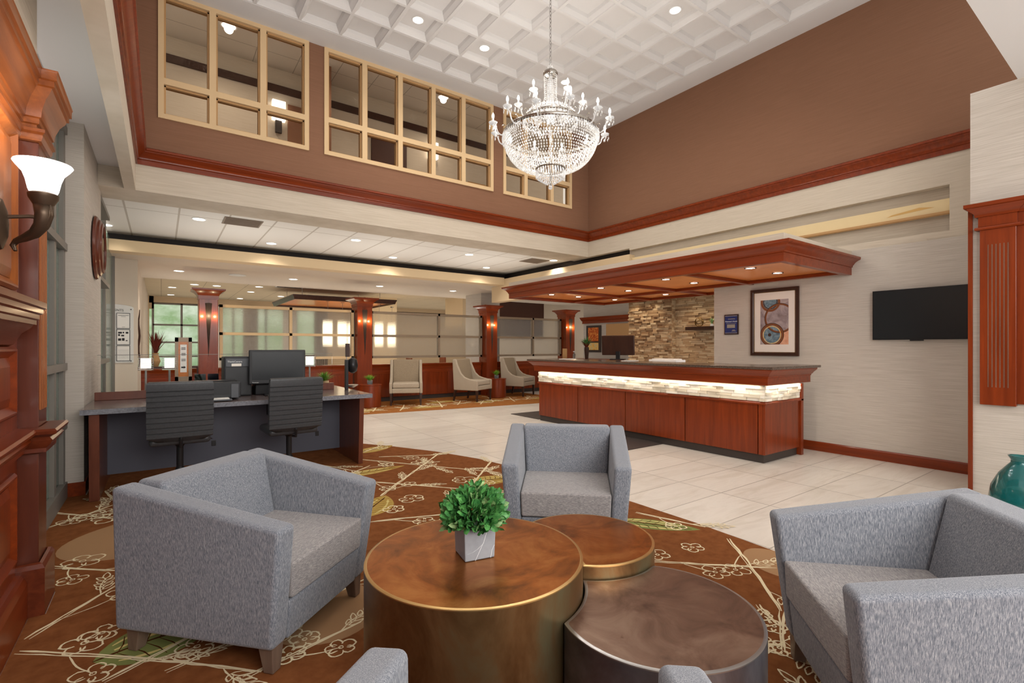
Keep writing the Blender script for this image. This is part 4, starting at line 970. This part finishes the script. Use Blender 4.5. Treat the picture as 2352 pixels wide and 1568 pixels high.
# broad tonal patches
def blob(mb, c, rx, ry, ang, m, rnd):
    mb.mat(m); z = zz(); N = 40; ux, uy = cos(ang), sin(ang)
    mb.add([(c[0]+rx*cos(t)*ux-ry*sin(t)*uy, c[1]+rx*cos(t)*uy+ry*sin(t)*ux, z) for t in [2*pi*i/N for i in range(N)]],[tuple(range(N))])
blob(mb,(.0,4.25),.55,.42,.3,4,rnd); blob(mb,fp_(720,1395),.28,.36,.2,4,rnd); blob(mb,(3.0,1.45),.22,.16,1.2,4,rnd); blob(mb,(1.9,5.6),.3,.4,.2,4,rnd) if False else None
for px, py, ang, l, w in ((862,1162,.9,.55,.30),(860,1032,.35,.6,.26),(850,1084,.1,.8,.2),(1130,1102,-.2,.5,.30),(1505,1206,-.95,.62,.2),(380,1462,.2,.5,.34),(800,1480,1.0,.5,.3)):
    c = fp_(px,py)
    if px == 800: c = (-.1,3.2); continue
    g = (5,2,3) if px in (1505,380) else (1,2,3)
    bigleaf(mb,c,ang,l,w,rnd,*g)
mb.mat(0)
BR = [((40,1500),(600,1545)),((60,1470),(268,1345)),((112,1303),(268,1312)),((105,1215),(262,1160)),((118,1178),(262,1192)),((380,1545),(840,1330)),((560,1560),(830,1430)),
      ((236+0,1568),(480,1440)),((875,1140),(1008,1042)),((1012,1195),(1130,1058)),((830,1056),(1150,1086)),((830,1106),(1150,1132)),((850,1200),(1050,1180)),((832,1040),(880,1022)),
      ((1672,1238),(1795,1405)),((1795,1405),(1800,1500)),((1462,1288),(1784,1306)),((1460,1178),(1620,1212)),((1720,1480),(1800,1484)),((1740,1390),(1790,1440)),((690,1060),(830,1085)),((700,1130),(850,1070)),
      ((870,1050),(1010,1045))]
for k, (a, b) in enumerate(BR):
    A, B = fp_(*a), fp_(*b); L = hypot(A[0]-B[0],A[1]-B[1])
    branch(mb,A,B,rnd,.0085 if a[1] > 1250 or b[1] > 1300 else .011,max(2,int(L/.32)),1+(k%2))
for px, py, r in ((195,1478,.085),(235,1455,.07),(190,1290,.10),(215,1185,.12),(255,1190,.12),(1510,1275,.07),(1590,1258,.07),(1745,1412,.055),(1778,1440,.055),(1745,1485,.05),(1790,1490,.05),(665,1505,.06),(700,1470,.06),(970,1062,.12),(945,1146,.10),(1065,1102,.11),(905,1170,.08),(1030,1225,.07)):
    flower(mb,fp_(px,py),r,.0085 if py > 1250 else .011,rnd)
# fill the rest (seen only from other positions) on a loose lattice
for i in range(5):
    for j in range(7):
        x, y = -.2+i*.75+rnd.uniform(-.1,.1), -1.0+j*1.0
        if (j >= 6 and i < 3) or (j < 2):
            if y < 7.2 and x < 2.9: branch(mb,(x,y),(x+rnd.uniform(-.3,.3),y+.7),rnd,.010,3,1)
mb.build('woven_pattern',['yarn_cream','yarn_gold','yarn_gold_light','yarn_dark','yarn_tan','yarn_green'],cp_)
fc = thing('patterned_carpet','golden brown floral carpet strip under the beige lounge chairs by the half wall','carpet',(0,0,0))
MB().prism([(-.3,9.5),(3.04,9.26),(5.0,9.02),(7.02,8.78),(8.3,8.85),(8.3,11.2),(-.3,11.2)],.0002,.004).build('pile','carpet_far',fc)
mb = MB(); rnd = random.Random(5)
for c, a in (((3.3,9.75),.2),((4.7,9.6),.1),((6.3,9.75),.15),((7.9,9.6),.1),((5.4,10.3),.2)): bigleaf(mb,c,a,.85,.30,rnd,1,2,3)
mb.mat(0)
for k in range(12):
    x = 2.0+k*.48; branch(mb,(x,9.35+.2*(k%2)),(x+.5,10.6-.3*(k%3)),rnd,.014,4,2)
for k in range(4): branch(mb,(2.6+k*1.2,9.9),(3.7+k*1.2,9.7),rnd,.014,3,1)
mb.build('woven_pattern',['yarn_cream','yarn_gold','yarn_gold_light','yarn_dark'],fc)
# ================================================================= TUB CHAIRS
def tub(lab, x, y, th):
    # local: +x forward, y across
    t = thing('tub_armchair',lab,'armchair',(x,y,.0062),th)
    prof = [(.335,.10,.352,.258),(.395,.59,.385,.283),(-.375,.722,.418,.312),(-.425,.10,.362,.272)]
    for s in (-1,1):
        mb = MB(); vs = [(v,s*i_,z) for v,z,o,i_ in prof]+[(v,s*o,z) for v,z,o,i_ in prof]
        mb.add(vs,[(0,1,2,3),(7,6,5,4),(0,4,5,1),(1,5,6,2),(2,6,7,3),(3,7,4,0)])
        mb.build('arm','tub_fabric',t,smooth=True,bevel=.022,seg=4)
    def hexa(name, pts, mat, bv, sg):
        # pts: (v, z, half width) quads in profile order
        mb = MB(); n = len(pts); mb.add([(v,-w,z) for v,z,w in pts]+[(v,w,z) for v,z,w in pts],[tuple(range(n)),tuple(range(n,2*n))[::-1]]+[(i,(i+1)%n,n+(i+1)%n,n+i) for i in range(n)])
        return mb.build(name,mat,t,smooth=True,bevel=bv,seg=sg)
    hexa('backrest',[(-.42,.12,.27),(-.13,.12,.262),(-.15,.42,.28),(-.235,.722,.311),(-.375,.724,.311)],'tub_fabric',.024,4)
    hexa('front_rail',[(-.14,.10,.262),(.335,.10,.258),(.352,.265,.266),(-.14,.265,.27)],'tub_fabric',.012,3)
    hexa('seat_cushion',[(-.16,.272,.272),(.362,.272,.264),(.368,.42,.270),(-.16,.42,.286)],'tub_seat',.012,3)
    for sx_ in (-1,1):
        for sy_ in (-1,1):
            x0, y0 = (.29 if sx_ > 0 else -.36), sy_*.30; m = MB()
            q = ((-1,-1),(1,-1),(1,1),(-1,1))
            m.rings([[(x0+a*.022+sx_*.01,y0+b*.022+sy_*.006,0) for a, b in q],[(x0+a*.034,y0+b*.034,.11) for a, b in q]]); m.build('leg','leg_wood',t,bevel=.003)
    return t
tub('grey tweed tub armchair left of the round metal tables, side toward us',.39,2.575,radians(-48.4))
tub('grey tweed tub armchair behind the tables, facing us before the reception desk',2.20,2.444,radians(-132.5))
tub('grey tweed tub armchair at the right edge facing the round tables',2.133,.528,radians(133.3))
tub('grey tweed tub armchair at the bottom edge, only its arm tips showing',.43,.59,radians(48.9))
# ================================================================= ROUND METAL TABLES (nesting)
def arc_poly(c, R, others, n=180):
    # circle outline, pushed onto neighbours' circles where it would overlap them
    out = []
    for i in range(n):
        a = 2*pi*i/n; p = (c[0]+R*cos(a), c[1]+R*sin(a)); out.append(p)
    res = []
    for p in out:
        q = p
        for oc_, oR in others:
            d = hypot(q[0]-oc_[0], q[1]-oc_[1])
            if d < oR:
                # slide towards own centre until outside neighbour
                lo, hi = 0.0, 1.0
                for _ in range(30):
                    m = (lo+hi)/2; r_ = (q[0]+(c[0]-q[0])*m, q[1]+(c[1]-q[1])*m)
                    if hypot(r_[0]-oc_[0], r_[1]-oc_[1]) < oR: lo = m
                    else: hi = m
                q = (q[0]+(c[0]-q[0])*hi, q[1]+(c[1]-q[1])*hi)
        res.append(q)
    return res
def mtable(lab, c, R, z, others, mt, ms, mr):
    t = thing('drum_coffee_table',lab,'coffee table',(c[0],c[1],.0055)); o = [((a[0]-c[0],a[1]-c[1]),r) for a, r in others]
    P = arc_poly((0,0),R,o); P2 = arc_poly((0,0),R-.006,[(a,r+.006) for a, r in o]); P3_ = arc_poly((0,0),R-.012,[(a,r+.012) for a, r in o])
    mb = MB(); mb.rings([[(p[0],p[1],0) for p in P],[(p[0],p[1],z-.006) for p in P]],True,False); mb.build('drum','%s'%ms,t,smooth='auto')
    mb = MB(); mb.rings([[(p[0],p[1],z-.006) for p in P],[(p[0],p[1],z-.002) for p in P],[(p[0],p[1],z) for p in P2],[(p[0],p[1],z) for p in P3_]],False,False); mb.build('rim',mr,t,smooth='auto')
    mb = MB(); mb.rings([[(p[0],p[1],z-.004) for p in P3_],[(p[0],p[1],z) for p in P3_]],True,True); mb.build('top',mt,t)
    return t
TB = ((1.047,1.718),.438,.45); TS = ((1.655,1.70),.318,.385); TL = ((1.487,1.156),.365,.33)
mtable('largest round drum table, aged brass, holding the square potted plant',TB[0],TB[1],TB[2],[],'brass_top','brass_side','brass_rim')
mtable('small orange-brown brass round table tucked behind the largest one',TS[0],TS[1],TS[2],[(TB[0],TB[1]+.008)],'brass_top','brass_side','brass_rim')
mtable('low dark pewter round table nested in front of the brass ones',TL[0],TL[1],TL[2],[(TB[0],TB[1]+.008),(TS[0],TS[1]+.008)],'pewter_top','pewter_side','steel')
# potted plant
pp = thing('potted_plant','bushy green boxwood in a grey marbled square pot on the largest round table','plant',(1.039,1.709,.4562),radians(-11))
mb = MB(); q = ((-1,-1),(1,-1),(1,1),(-1,1))
mb.rings([[(a*.0625,b*.0625,0) for a, b in q],[(a*.0665,b*.0665,.125) for a, b in q]]); mb.build('pot','marble_pot',pp,bevel=.004)
mb = MB(); rnd = random.Random(3)
for pts in (((-.02,.0),(0.0,.04),(.015,.07),(.03,.118)),((.045,.0),(.05,.03),(.06,.05)),((-.055,.03),(-.03,.035),(-.01,.045),(.015,.065))):
    n = len(pts)
    for i in range(n-1):
        (x0,z0),(x1,z1) = pts[i],pts[i+1]; w = .0012; yf = lambda z: -.0627-.004*z/.125-.0004
        mb.add([(x0-w,yf(z0),z0),(x0+w,yf(z0),z0),(x1+w,yf(z1),z1),(x1-w,yf(z1),z1)],[(0,1,2,3)])
mb.build('vein','vein_white',pp)
MB().box(-.052,-.052,.10,.052,.052,.118).build('soil','soil',pp)
def leafball(mb, c, R, n, rnd, l=.03, w=.014, flat=.85):
    for k in range(n):
        u, a = rnd.uniform(-.55,1), rnd.uniform(0,2*pi); s = sqrt(1-u*u); rr_ = R*rnd.uniform(.55,1.05)
        p = Vector((c[0]+rr_*s*cos(a), c[1]+rr_*s*sin(a), c[2]+rr_*u*flat))
        d = Vector((s*cos(a)+rnd.uniform(-.6,.6), s*sin(a)+rnd.uniform(-.6,.6), u*.6+rnd.uniform(-.2,.9))).normalized()
        sd = d.cross(Vector((rnd.uniform(-1,1),rnd.uniform(-1,1),rnd.uniform(-.3,1)))).normalized(); nn = d.cross(sd)
        L, W_ = l*rnd.uniform(.7,1.2), w*rnd.uniform(.8,1.15)
        mb.mat(1 if rnd.random() < .16 else 0)
        a_ = [p, p+d*L*.35+sd*W_*.5+nn*.002, p+d*L*.7+sd*W_*.42, p+d*L, p+d*L*.7-sd*W_*.42, p+d*L*.35-sd*W_*.5+nn*.002, p+d*L*.5-nn*.0025]
        mb.add([tuple(v) for v in a_],[(0,1,6),(1,2,6),(2,3,6),(3,4,6),(4,5,6),(5,0,6)])
mb = MB(); leafball(mb,(0,0,.165),.110,950,rnd,.043,.026,.78); leafball(mb,(.01,.01,.25),.035,60,rnd,.032,.015); leafball(mb,(-.065,0,.21),.035,50,rnd,.032,.015); leafball(mb,(.07,0,.215),.034,50,rnd,.032,.015)
mb.build('foliage',['leaf','leaf_pale'],pp)
mb = MB()
for k in range(16):
    a = rnd.uniform(0,2*pi); mb.tube([(0,0,.11),(.03*cos(a),.03*sin(a),.15),(.07*cos(a),.07*sin(a),.18+.05*rnd.random())],.0015,4)
mb.build('stems','leaf',pp)
# ================================================================= LEFT WOOD SURROUND
ws = thing('wood_surround','carved mahogany panelled surround with crown, mantel and pilaster at the left edge','wall panelling',(-.56,3.0,0))
XP = -.56
mb = MB(); mb.box(-.9,-1.5,0,XP,3.28,2.62); mb.build('backing','wood_z',ws,world=True)
def raised(x, y0, y1, z0, z1, name, mt, mt2):
    M = Matrix(((0,0,1,x),(1,0,0,0),(0,1,0,0),(0,0,0,1)))
    m = MB(); m.mold([(y0,z0),(y1,z0),(y1,z1),(y0,z1)],[(0,0),(0,.012),(-.012,.024),(-.02,.024),(-.045,.004),(-.05,0)],closed=True,side=1); m.xf(M); m.build(name+'_molding',mt,ws,world=True)
    m = MB(); m.rings([[(y0+.05,z0+.05,.002),(y1-.05,z0+.05,.002),(y1-.05,z1-.05,.002),(y0+.05,z1-.05,.002)],[(y0+.09,z0+.09,.014),(y1-.09,z0+.09,.014),(y1-.09,z1-.09,.014),(y0+.09,z1-.09,.014)]]); m.xf(M); m.build(name,mt2,ws,world=True)
raised(XP,1.0,3.16,.30,.72,'lower_panel','wood_y','wood_z'); raised(XP,1.0,3.16,.98,1.30,'middle_panel','wood_y','wood_z'); raised(XP,1.0,3.18,1.56,2.30,'upper_panel','wood_gold_z','wood_gold_z')
mb = MB(); mb.mold([(XP,3.28),(XP,-1.5)],[(0,0),(.042,0),(.042,.17),(.03,.20),(.018,.215),(0,.22)],side=-1); mb.build('plinth','wood_y',ws,world=True)
mb = MB(); rail = [(0,.78),(.03,.79),(.03,.81),(.05,.83),(.06,.85),(.045,.865),(.075,.88),(.08,.895),(.07,.905),(0,.91)]
mb.mold([(XP,3.28),(XP,-1.5)],rail,side=-1); mb.build('chair_rail','wood_y',ws,world=True,smooth='auto')
mb = MB(); mantel = [(0,1.30),(.02,1.31),(.03,1.33),(.045,1.36),(.075,1.385),(.085,1.40),(.095,1.40),(.095,1.42),(.105,1.425),(.105,1.445),(.118,1.45),(.118,1.47),(.13,1.475),(.13,1.50),(.0,1.50)]
mb.mold([(XP,3.10),(XP,-1.5)],mantel,side=-1); mb.build('mantel_shelf','wood_dark_y',ws,world=True,smooth='auto')
crown = [(0,2.36),(.012,2.36),(.012,2.38),(.022,2.385),(.022,2.41),(.03,2.415),(.034,2.45),(.05,2.50),(.07,2.535),(.075,2.55),(.085,2.555),(.085,2.58),(.095,2.585),(.095,2.62),(.1,2.63),(0,2.63)]
mb = MB(); mb.mold([(-.60,3.60),(XP+.055,3.60),(XP+.055,3.30),(XP,3.30),(XP,-1.5)],[(o,z) for o,z in crown],side=-1); mb.build('crown','wood_gold_y',ws,world=True,smooth='auto')
mb = MB(); mb.mold([(-.60,3.50),(XP+.075,3.50),(XP+.075,3.27),(XP,3.27),(XP,-1.5)],[(0,2.29),(.012,2.295),(.018,2.31),(.018,2.325),(.028,2.335),(.028,2.35),(0,2.36)],side=-1); mb.build('astragal','wood_gold_y',ws,world=True,smooth='auto')
MB().box(-.62,3.28,0,XP+.075,3.48,2.36).build('pilaster','wood_dark_z',ws,bevel=.003,world=True)
mb = MB()
for q in range(5): mb.tube([(XP+.075,3.305+q*.034,.99),(XP+.075,3.305+q*.034,2.20)],.008,6)
mb.build('fluting','wood_gold_z',ws,world=True)
mb = MB(); mb.mold([(-.6,3.50),(XP+.08,3.50),(XP+.08,3.27),(XP,3.27)],[(o*.9,z) for o,z in rail],side=-1); mb.build('pilaster_rail','wood_dark_y',ws,world=True,smooth='auto')
mb = MB(); mb.mold([(-.6,3.49),(XP+.08,3.49),(XP+.08,3.265),(XP,3.265)],[(0,0),(.022,0),(.022,.23),(.012,.25),(0,.255)],side=-1); mb.build('pilaster_plinth','wood_dark_y',ws,world=True)
MB().box(-.62,3.3,2.36,XP+.05,3.58,2.63).build('frieze','wood_gold_z',ws,world=True)
# sconce on the surround
sc = thing('wall_sconce','lit white bell glass sconce on a curved bronze horn arm at the left wood surround','wall light',(XP+.001,2.9,1.812))
def torus_pts(r, n=16): return [(r*cos(2*pi*i/n), r*sin(2*pi*i/n)) for i in range(n)]
m = MB(); m.lathe([(.001,0),(.06,0),(.055,.02),(.03,.035),(.001,.04)],(0,0,0),24); m.xf(Matrix.Rotation(pi/2,4,'Y')@Matrix.Scale(1.9,4,(1,0,0))); m.build('back_plate','bronze',sc,smooth='auto')
MB().tube([(.02,0,.03),(.10,0,.045),(.135,0,.045)],.008,10).build('arm','bronze',sc)
hp = [(.145,0,.10),(.147,0,.058),(.137,.01,.012),(.112,.035,-.02),(.075,.07,-.038),(.042,.105,-.05),(.028,.12,-.068),(.04,.10,-.092)]
MB().tube(hp,[.034,.031,.027,.022,.017,.012,.009,.005],14).build('horn','bronze',sc,smooth=True)
m = MB()
for k in range(5):
    o = (k-2)*.011; m.tube([(p[0]+(.0),p[1]+o*(1-i*.12),p[2]) for i, p in enumerate([(q_[0]+[.031,.029,.025,.02,.015,.011,.008,.004][i]*sqrt(max(0,1-(o/.032)**2)),q_[1],q_[2]) for i, q_ in enumerate(hp)])],.004,5)
m.build('flutes','bronze',sc,smooth=True)
m = MB(); m.lathe([(.03,.0),(.034,.01),(.05,.04),(.052,.055),(.046,.06)],(.145,0,.09),24); m.build('cup','bronze',sc,smooth='auto')
m = MB(); m.lathe([(.042,.0),(.05,.02),(.058,.06),(.068,.09),(.088,.115),(.098,.13),(.096,.134),(.085,.118),(.064,.092),(.054,.06),(.045,.02),(.038,.004)],(.145,0,.145),36,False,False); m.build('shade','sconce_glass',sc,smooth=True)
light('POINT',(XP+.145,2.9,2.22),3.2,(1,.86,.66),.05,name='sconce_lamp')
# clock
ck = thing('wall_clock','round dark turned-wood wall clock seen edge-on on the left pier','clock',(-.549,6.48,2.30))
m = MB(); m.lathe([(.30,0),(.32,.012),(.31,.03),(.285,.04),(.28,.055),(.255,.065),(.25,.075),(.225,.08),(.215,.06),(.21,.045)],(0,0,0),56,True,False); m.xf(Matrix.Rotation(pi/2,4,'Y')); m.build('case','wood_dark_z',ck,smooth='auto')
m = MB(); m.lathe([(.21,.045),(.001,.046)],(0,0,0),40,False,False); m.xf(Matrix.Rotation(pi/2,4,'Y')); m.build('face','paper',ck)
m = MB(); m.cbox((.052,0,.06),(.004,.012,.13)); m.cbox((.054,.04,-.02),(.004,.10,.012)); m.build('hands','ink',ck)
m = MB(); m.lathe([(.215,.068),(.001,.072)],(0,0,0),40,False,False); m.xf(Matrix.Rotation(pi/2,4,'Y')); m.build('glass','clear_glass',ck)
# ================================================================= RIGHT PILASTER AND VASE
XQ = 5.717
pl_ = thing('fluted_pilaster','mahogany fluted pilaster cabinet with projecting cornice on the right pier','pilaster',(XQ,.93,.80))
MB().box(XQ-.05,.84,.81,XQ,1.06,2.32).build('shaft','wood_z',pl_,bevel=.003,world=True)
MB().box(XQ-.03,.20,.83,XQ,.845,2.42).build('side_panel','wood_z',pl_,bevel=.003,world=True)
mb = MB(); mb.mold([(XQ,1.075),(XQ-.05,1.075),(XQ-.05,.835),(XQ-.03,.835),(XQ-.03,.2)],[(0,2.40),(.012,2.40),(.02,2.43),(.05,2.46),(.06,2.475),(.075,2.48),(.075,2.51),(0,2.52)],side=1); mb.build('cornice','wood_y',pl_,smooth='auto',world=True)
MB().box(XQ-.05,.835,2.30,XQ,1.07,2.42).build('frieze','wood_z',pl_,world=True)
mb = MB(); mb.mold([(XQ,1.07),(XQ-.05,1.07),(XQ-.05,.835),(XQ-.03,.835),(XQ-.03,.2)],[(0,2.285),(.018,2.29),(.022,2.30),(.018,2.312),(0,2.315)],side=1); mb.build('astragal','wood_y',pl_,smooth='auto',world=True)
mb = MB()
for q in range(6): y = .885+q*.024; mb.box(XQ-.0515,y,.96,XQ-.05,y+.005,2.16)
mb.build('fluting','leg_wood',pl_,world=True)
vz = thing('glass_vase','large round teal glass vase standing by the right pier behind the right armchair','vase',(4.86,.70,0))
zc = .0
m = MB(); m.lathe([(.06,.02),(.12,.04),(.155,.12),(.165,.22),(.15,.32),(.11,.41),(.07,.465),(.05,.49),(.048,.51),(.062,.535),(.064,.54),(.058,.54),(.044,.512),(.045,.49),(.065,.46),(.105,.405),(.144,.32),(.158,.22),(.148,.12),(.11,.048),(.001,.04)],(0,0,zc),48,True,False); m.build('body','teal_glass',vz,smooth=True)
# ================================================================= CHANDELIER
CHX, CHY = 3.25, 3.85
ch = thing('crystal_chandelier','large tiered crystal chandelier with candle bulbs hanging on a chain','chandelier',(CHX,CHY,0))
def loc0(): return MB()
mb = MB(); z = 4.17; k = 0
while z < 5.36:
    rot = (k%2)*pi/2; pts = [(.011*cos(t)*cos(rot),.011*cos(t)*sin(rot),z+.022+.024*sin(t)) for t in [2*pi*i/8 for i in range(8)]]
    mb.tube(pts,.0032,4,True); z += .038; k += 1
mb.build('chain','steel',ch)
MB().lathe([(.07,5.34),(.07,5.355),(.02,5.32)],(0,0,0),20).build('ceiling_rose','chrome',ch)
def ringband(r, z, h=.02, mt='crystal_trim', n=56): return MB().lathe([(r,z),(r+.006,z+h*.3),(r+.006,z+h*.8),(r,z+h),(r-.008,z+h),(r-.008,z)],(0,0,0),n,False,False)
mb = MB()
for c in range(8): a = c*pi/4; mb.octa((.022*cos(a),.022*sin(a),4.165),.014,.02)
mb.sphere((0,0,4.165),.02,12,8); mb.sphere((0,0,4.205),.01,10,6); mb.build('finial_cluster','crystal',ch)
m = ringband(.07,4.08,.035); m.lathe([(.02,4.08),(.075,4.09),(.07,4.12),(.03,4.135),(.012,4.16)],(0,0,0),32); m.build('crown_ring','crystal_trim',ch,smooth='auto')
def strand(mb, p0, p1, r, sag=0.0, n=None, sz=.009):
    p0, p1 = Vector(p0), Vector(p1); L = (p1-p0).length; n = n or max(2,int(L/(sz*1.9)))
    for i in range(n+1):
        t = i/n; p = p0.lerp(p1,t); p.z -= sag*sin(pi*t)*1.0; mb.octa(tuple(p),sz*.55,sz*.8)
mb = MB()
for k in range(22):
    a = 2*pi*k/22; strand(mb,(.066*cos(a),.066*sin(a),4.08),(.062*cos(a),.062*sin(a),3.86),0,0,None,.011)
    b = a+.1; strand(mb,(.062*cos(a),.062*sin(a),3.86),(.10*cos(b),.10*sin(b),3.72),0,0,None,.011)
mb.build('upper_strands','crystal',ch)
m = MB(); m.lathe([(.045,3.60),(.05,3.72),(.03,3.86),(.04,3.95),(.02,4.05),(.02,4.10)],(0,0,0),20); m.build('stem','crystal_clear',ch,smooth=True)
# upper dome of prisms
mb = MB(); mf = MB()
for k in range(44):
    a = 2*pi*k/44
    for q in range(7):
        t = q/6; r = .10+.17*sin(t*pi/2); z = 3.74-.13*t*t; mb.octa((r*cos(a),r*sin(a),z),.008,.013)
for k in range(60):
    a = 2*pi*k/60; mf.octa((.275*cos(a),.275*sin(a),3.60),.006,.045)
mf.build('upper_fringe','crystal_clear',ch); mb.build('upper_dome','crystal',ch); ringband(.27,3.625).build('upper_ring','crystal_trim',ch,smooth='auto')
# main bowl
R0, Zr = .485, 3.46
m = ringband(R0,Zr,.03); m.build('bowl_ring','crystal_trim',ch,smooth='auto')
mb = MB()
for k in range(100):
    a = 2*pi*k/100; mb.octa((.495*cos(a),.495*sin(a),Zr-.035),.0065,.045)
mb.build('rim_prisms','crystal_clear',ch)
mb = MB(); rows = 19; rnd = random.Random(2)
for q in range(rows):
    t = q/(rows-1); r = .48*cos(t*1.20)**.8 if t < 1 else .16; r = .155+(.48-.155)*cos(t*pi/2)**.85; z = Zr-.03-.30*sin(t*pi/2)**1.15
    n = max(26,int(2*pi*r/.027))
    for k in range(n):
        a = 2*pi*(k+.5*(q%2))/n; s = rnd.uniform(.0085,.012); mb.octa((r*cos(a),r*sin(a),z),s,s*1.25)
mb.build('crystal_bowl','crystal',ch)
mb = MB()
for k in range(40):
    a = 2*pi*k/40; pts = []
    for q in range(9):
        t = q/8; r = .15+(.475-.15)*cos(t*pi/2)**.85; z = Zr-.03-.30*sin(t*pi/2)**1.15; pts.append((r*cos(a)*.985,r*sin(a)*.985,z))
    mb.tube(pts,.0016,4)
mb.build('bowl_wires','crystal_trim',ch)
ringband(.15,3.115).build('lower_ring','crystal_trim',ch,smooth='auto')
mb = MB()
for k in range(44):
    a = 2*pi*k/44; mb.octa((.15*cos(a),.15*sin(a),3.07),.006,.045)
for q in range(5):
    r = .13-.022*q; z = 3.03-.014*q
    for k in range(max(8,int(2*pi*r/.022))): a = 2*pi*k/max(8,int(2*pi*r/.022)); mb.octa((r*cos(a),r*sin(a),z),.009,.014)
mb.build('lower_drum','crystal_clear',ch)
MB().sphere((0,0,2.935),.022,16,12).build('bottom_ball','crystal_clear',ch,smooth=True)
m = MB(); m.tube([(0,0,2.95),(0,0,3.6)],.012,8); m.build('core_rod','crystal_trim',ch)
def arm(a, r0, z0, r1, z1):
    c, s = cos(a), sin(a); pts = []
    for i in range(11):
        t = i/10; r = r0+(r1-r0)*t; z = z0+(z1-z0)*t-.085*sin(pi*t)*(1 if t < .75 else .6); pts.append((r*c,r*s,z))
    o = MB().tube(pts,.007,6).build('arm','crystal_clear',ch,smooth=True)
    m = MB(); m.tube([((r0+.05+.02*cos(t))*c,(r0+.05+.02*cos(t))*s,z0+.02+.02*sin(t)) for t in [.3+4.5*i/10 for i in range(11)]],.004,5); m.build('scroll','crystal_trim',o)
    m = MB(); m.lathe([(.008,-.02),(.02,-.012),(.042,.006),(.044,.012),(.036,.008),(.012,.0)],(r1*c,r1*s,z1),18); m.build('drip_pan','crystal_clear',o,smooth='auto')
    m = MB(); m.cyl((r1*c,r1*s,z1),.009,.055,10); m.build('candle_tube','white',o)
    m = MB(); m.lathe([(.006,0),(.0125,.014),(.012,.026),(.005,.046),(.001,.052)],(r1*c,r1*s,z1+.055),12); m.build('bulb','bulb',o,smooth=True)
    m = MB()
    for k in range(6):
        b = pi*k/3; x, y = r1*c+.04*cos(b), r1*s+.04*sin(b); m.octa((x,y,z1-.012),.004,.006); m.octa((x,y,z1-.04),.006,.02)
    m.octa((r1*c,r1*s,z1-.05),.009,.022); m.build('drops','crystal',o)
for k in range(12): arm(2*pi*k/12+.13, .44, 3.49, .60, 3.53 if k%2 else 3.56)
for k in range(6): arm(2*pi*k/6+.35, .20, 3.72, .33, 3.79)
for k in range(5): a = 2*pi*k/5; light('POINT',(CHX+.28*cos(a),CHY+.28*sin(a),3.38),6,(1,.95,.88),.03,name='chandelier_lamp')
for k in range(6): a = 2*pi*k/6; light('POINT',(CHX+.62*cos(a),CHY+.62*sin(a),3.72),6,(1,.95,.88),.04,name='chandelier_lamp')
# ================================================================= LIGHT
w = bpy.data.worlds.new('world'); bpy.context.scene.world = w; w.use_nodes = True
bg = w.node_tree.nodes['Background']; bg.inputs[0].default_value = (1.0,.965,.93,1); bg.inputs[1].default_value = 1.0
light('AREA',(1.2,-2.6,2.6),170,(1,.97,.94),3.5,rot=(radians(68),0,radians(-18)),name='camera_side_fill',sizey=1.8)  # added fill from behind the camera, no window there
UP = (pi,0,0)
for x in (-1.2,1.0,3.2,5.4): light('SPOT',(x,8.6,1.7),24,(1,.96,.9),.05,150,UP,'tray_fill_spot')  # added upward fill brightening the tile tray, no fixture
for x in (.4,2.6,4.8,7.0): light('SPOT',(x,12.6,1.5),14,(1,.93,.84),.05,150,UP,'soffit_fill_spot')  # added upward fill for the plain beige ceiling, no fixture
for y in (3.4,4.8,6.2): light('SPOT',(6.0,y,1.2),9,(1,.82,.6),.05,130,UP,'canopy_fill_spot')  # added warm fill lifting the canopy underside, no fixture
light('SPOT',(-.42,4.4,1.9),16,(1,.97,.95),.05,140,UP,'left_soffit_fill_spot')  # added fill to lighten the left soffit, no fixture
for x in (3.2,6.2): light('SPOT',(x,14.8,2.1),16,(1,.9,.72),.05,160,(radians(75),0,0),'dining_fill_lamp')
cam = bpy.data.cameras.new('camera'); co = bpy.data.objects.new('camera',cam); COL.objects.link(co)
co.location = (0,0,H); co.rotation_euler = (pi/2,0,-YAW); cam.sensor_width = 36; cam.lens = FPX/2352*36; cam.shift_y = 12/2352; cam.clip_start = .02; cam.clip_end = 100
sc_ = bpy.context.scene; sc_.camera = co
sc_.view_settings.view_transform = 'Standard'; sc_.view_settings.look = 'None'; sc_.view_settings.exposure = 0.14
sc_.cycles.max_bounces = 7; sc_.cycles.diffuse_bounces = 3; sc_.cycles.glossy_bounces = 3; sc_.cycles.transmission_bounces = 6; sc_.cycles.adaptive_threshold = 0.07; sc_.cycles.adaptive_min_samples = 12; sc_.cycles.caustics_refractive = False; sc_.cycles.caustics_reflective = False
sc_.cycles.sample_clamp_indirect = 4

sc_.cycles.use_fast_gi = True; sc_.cycles.fast_gi_method = 'ADD'; w.light_settings.ao_factor = 0.22; w.light_settings.distance = 1.1
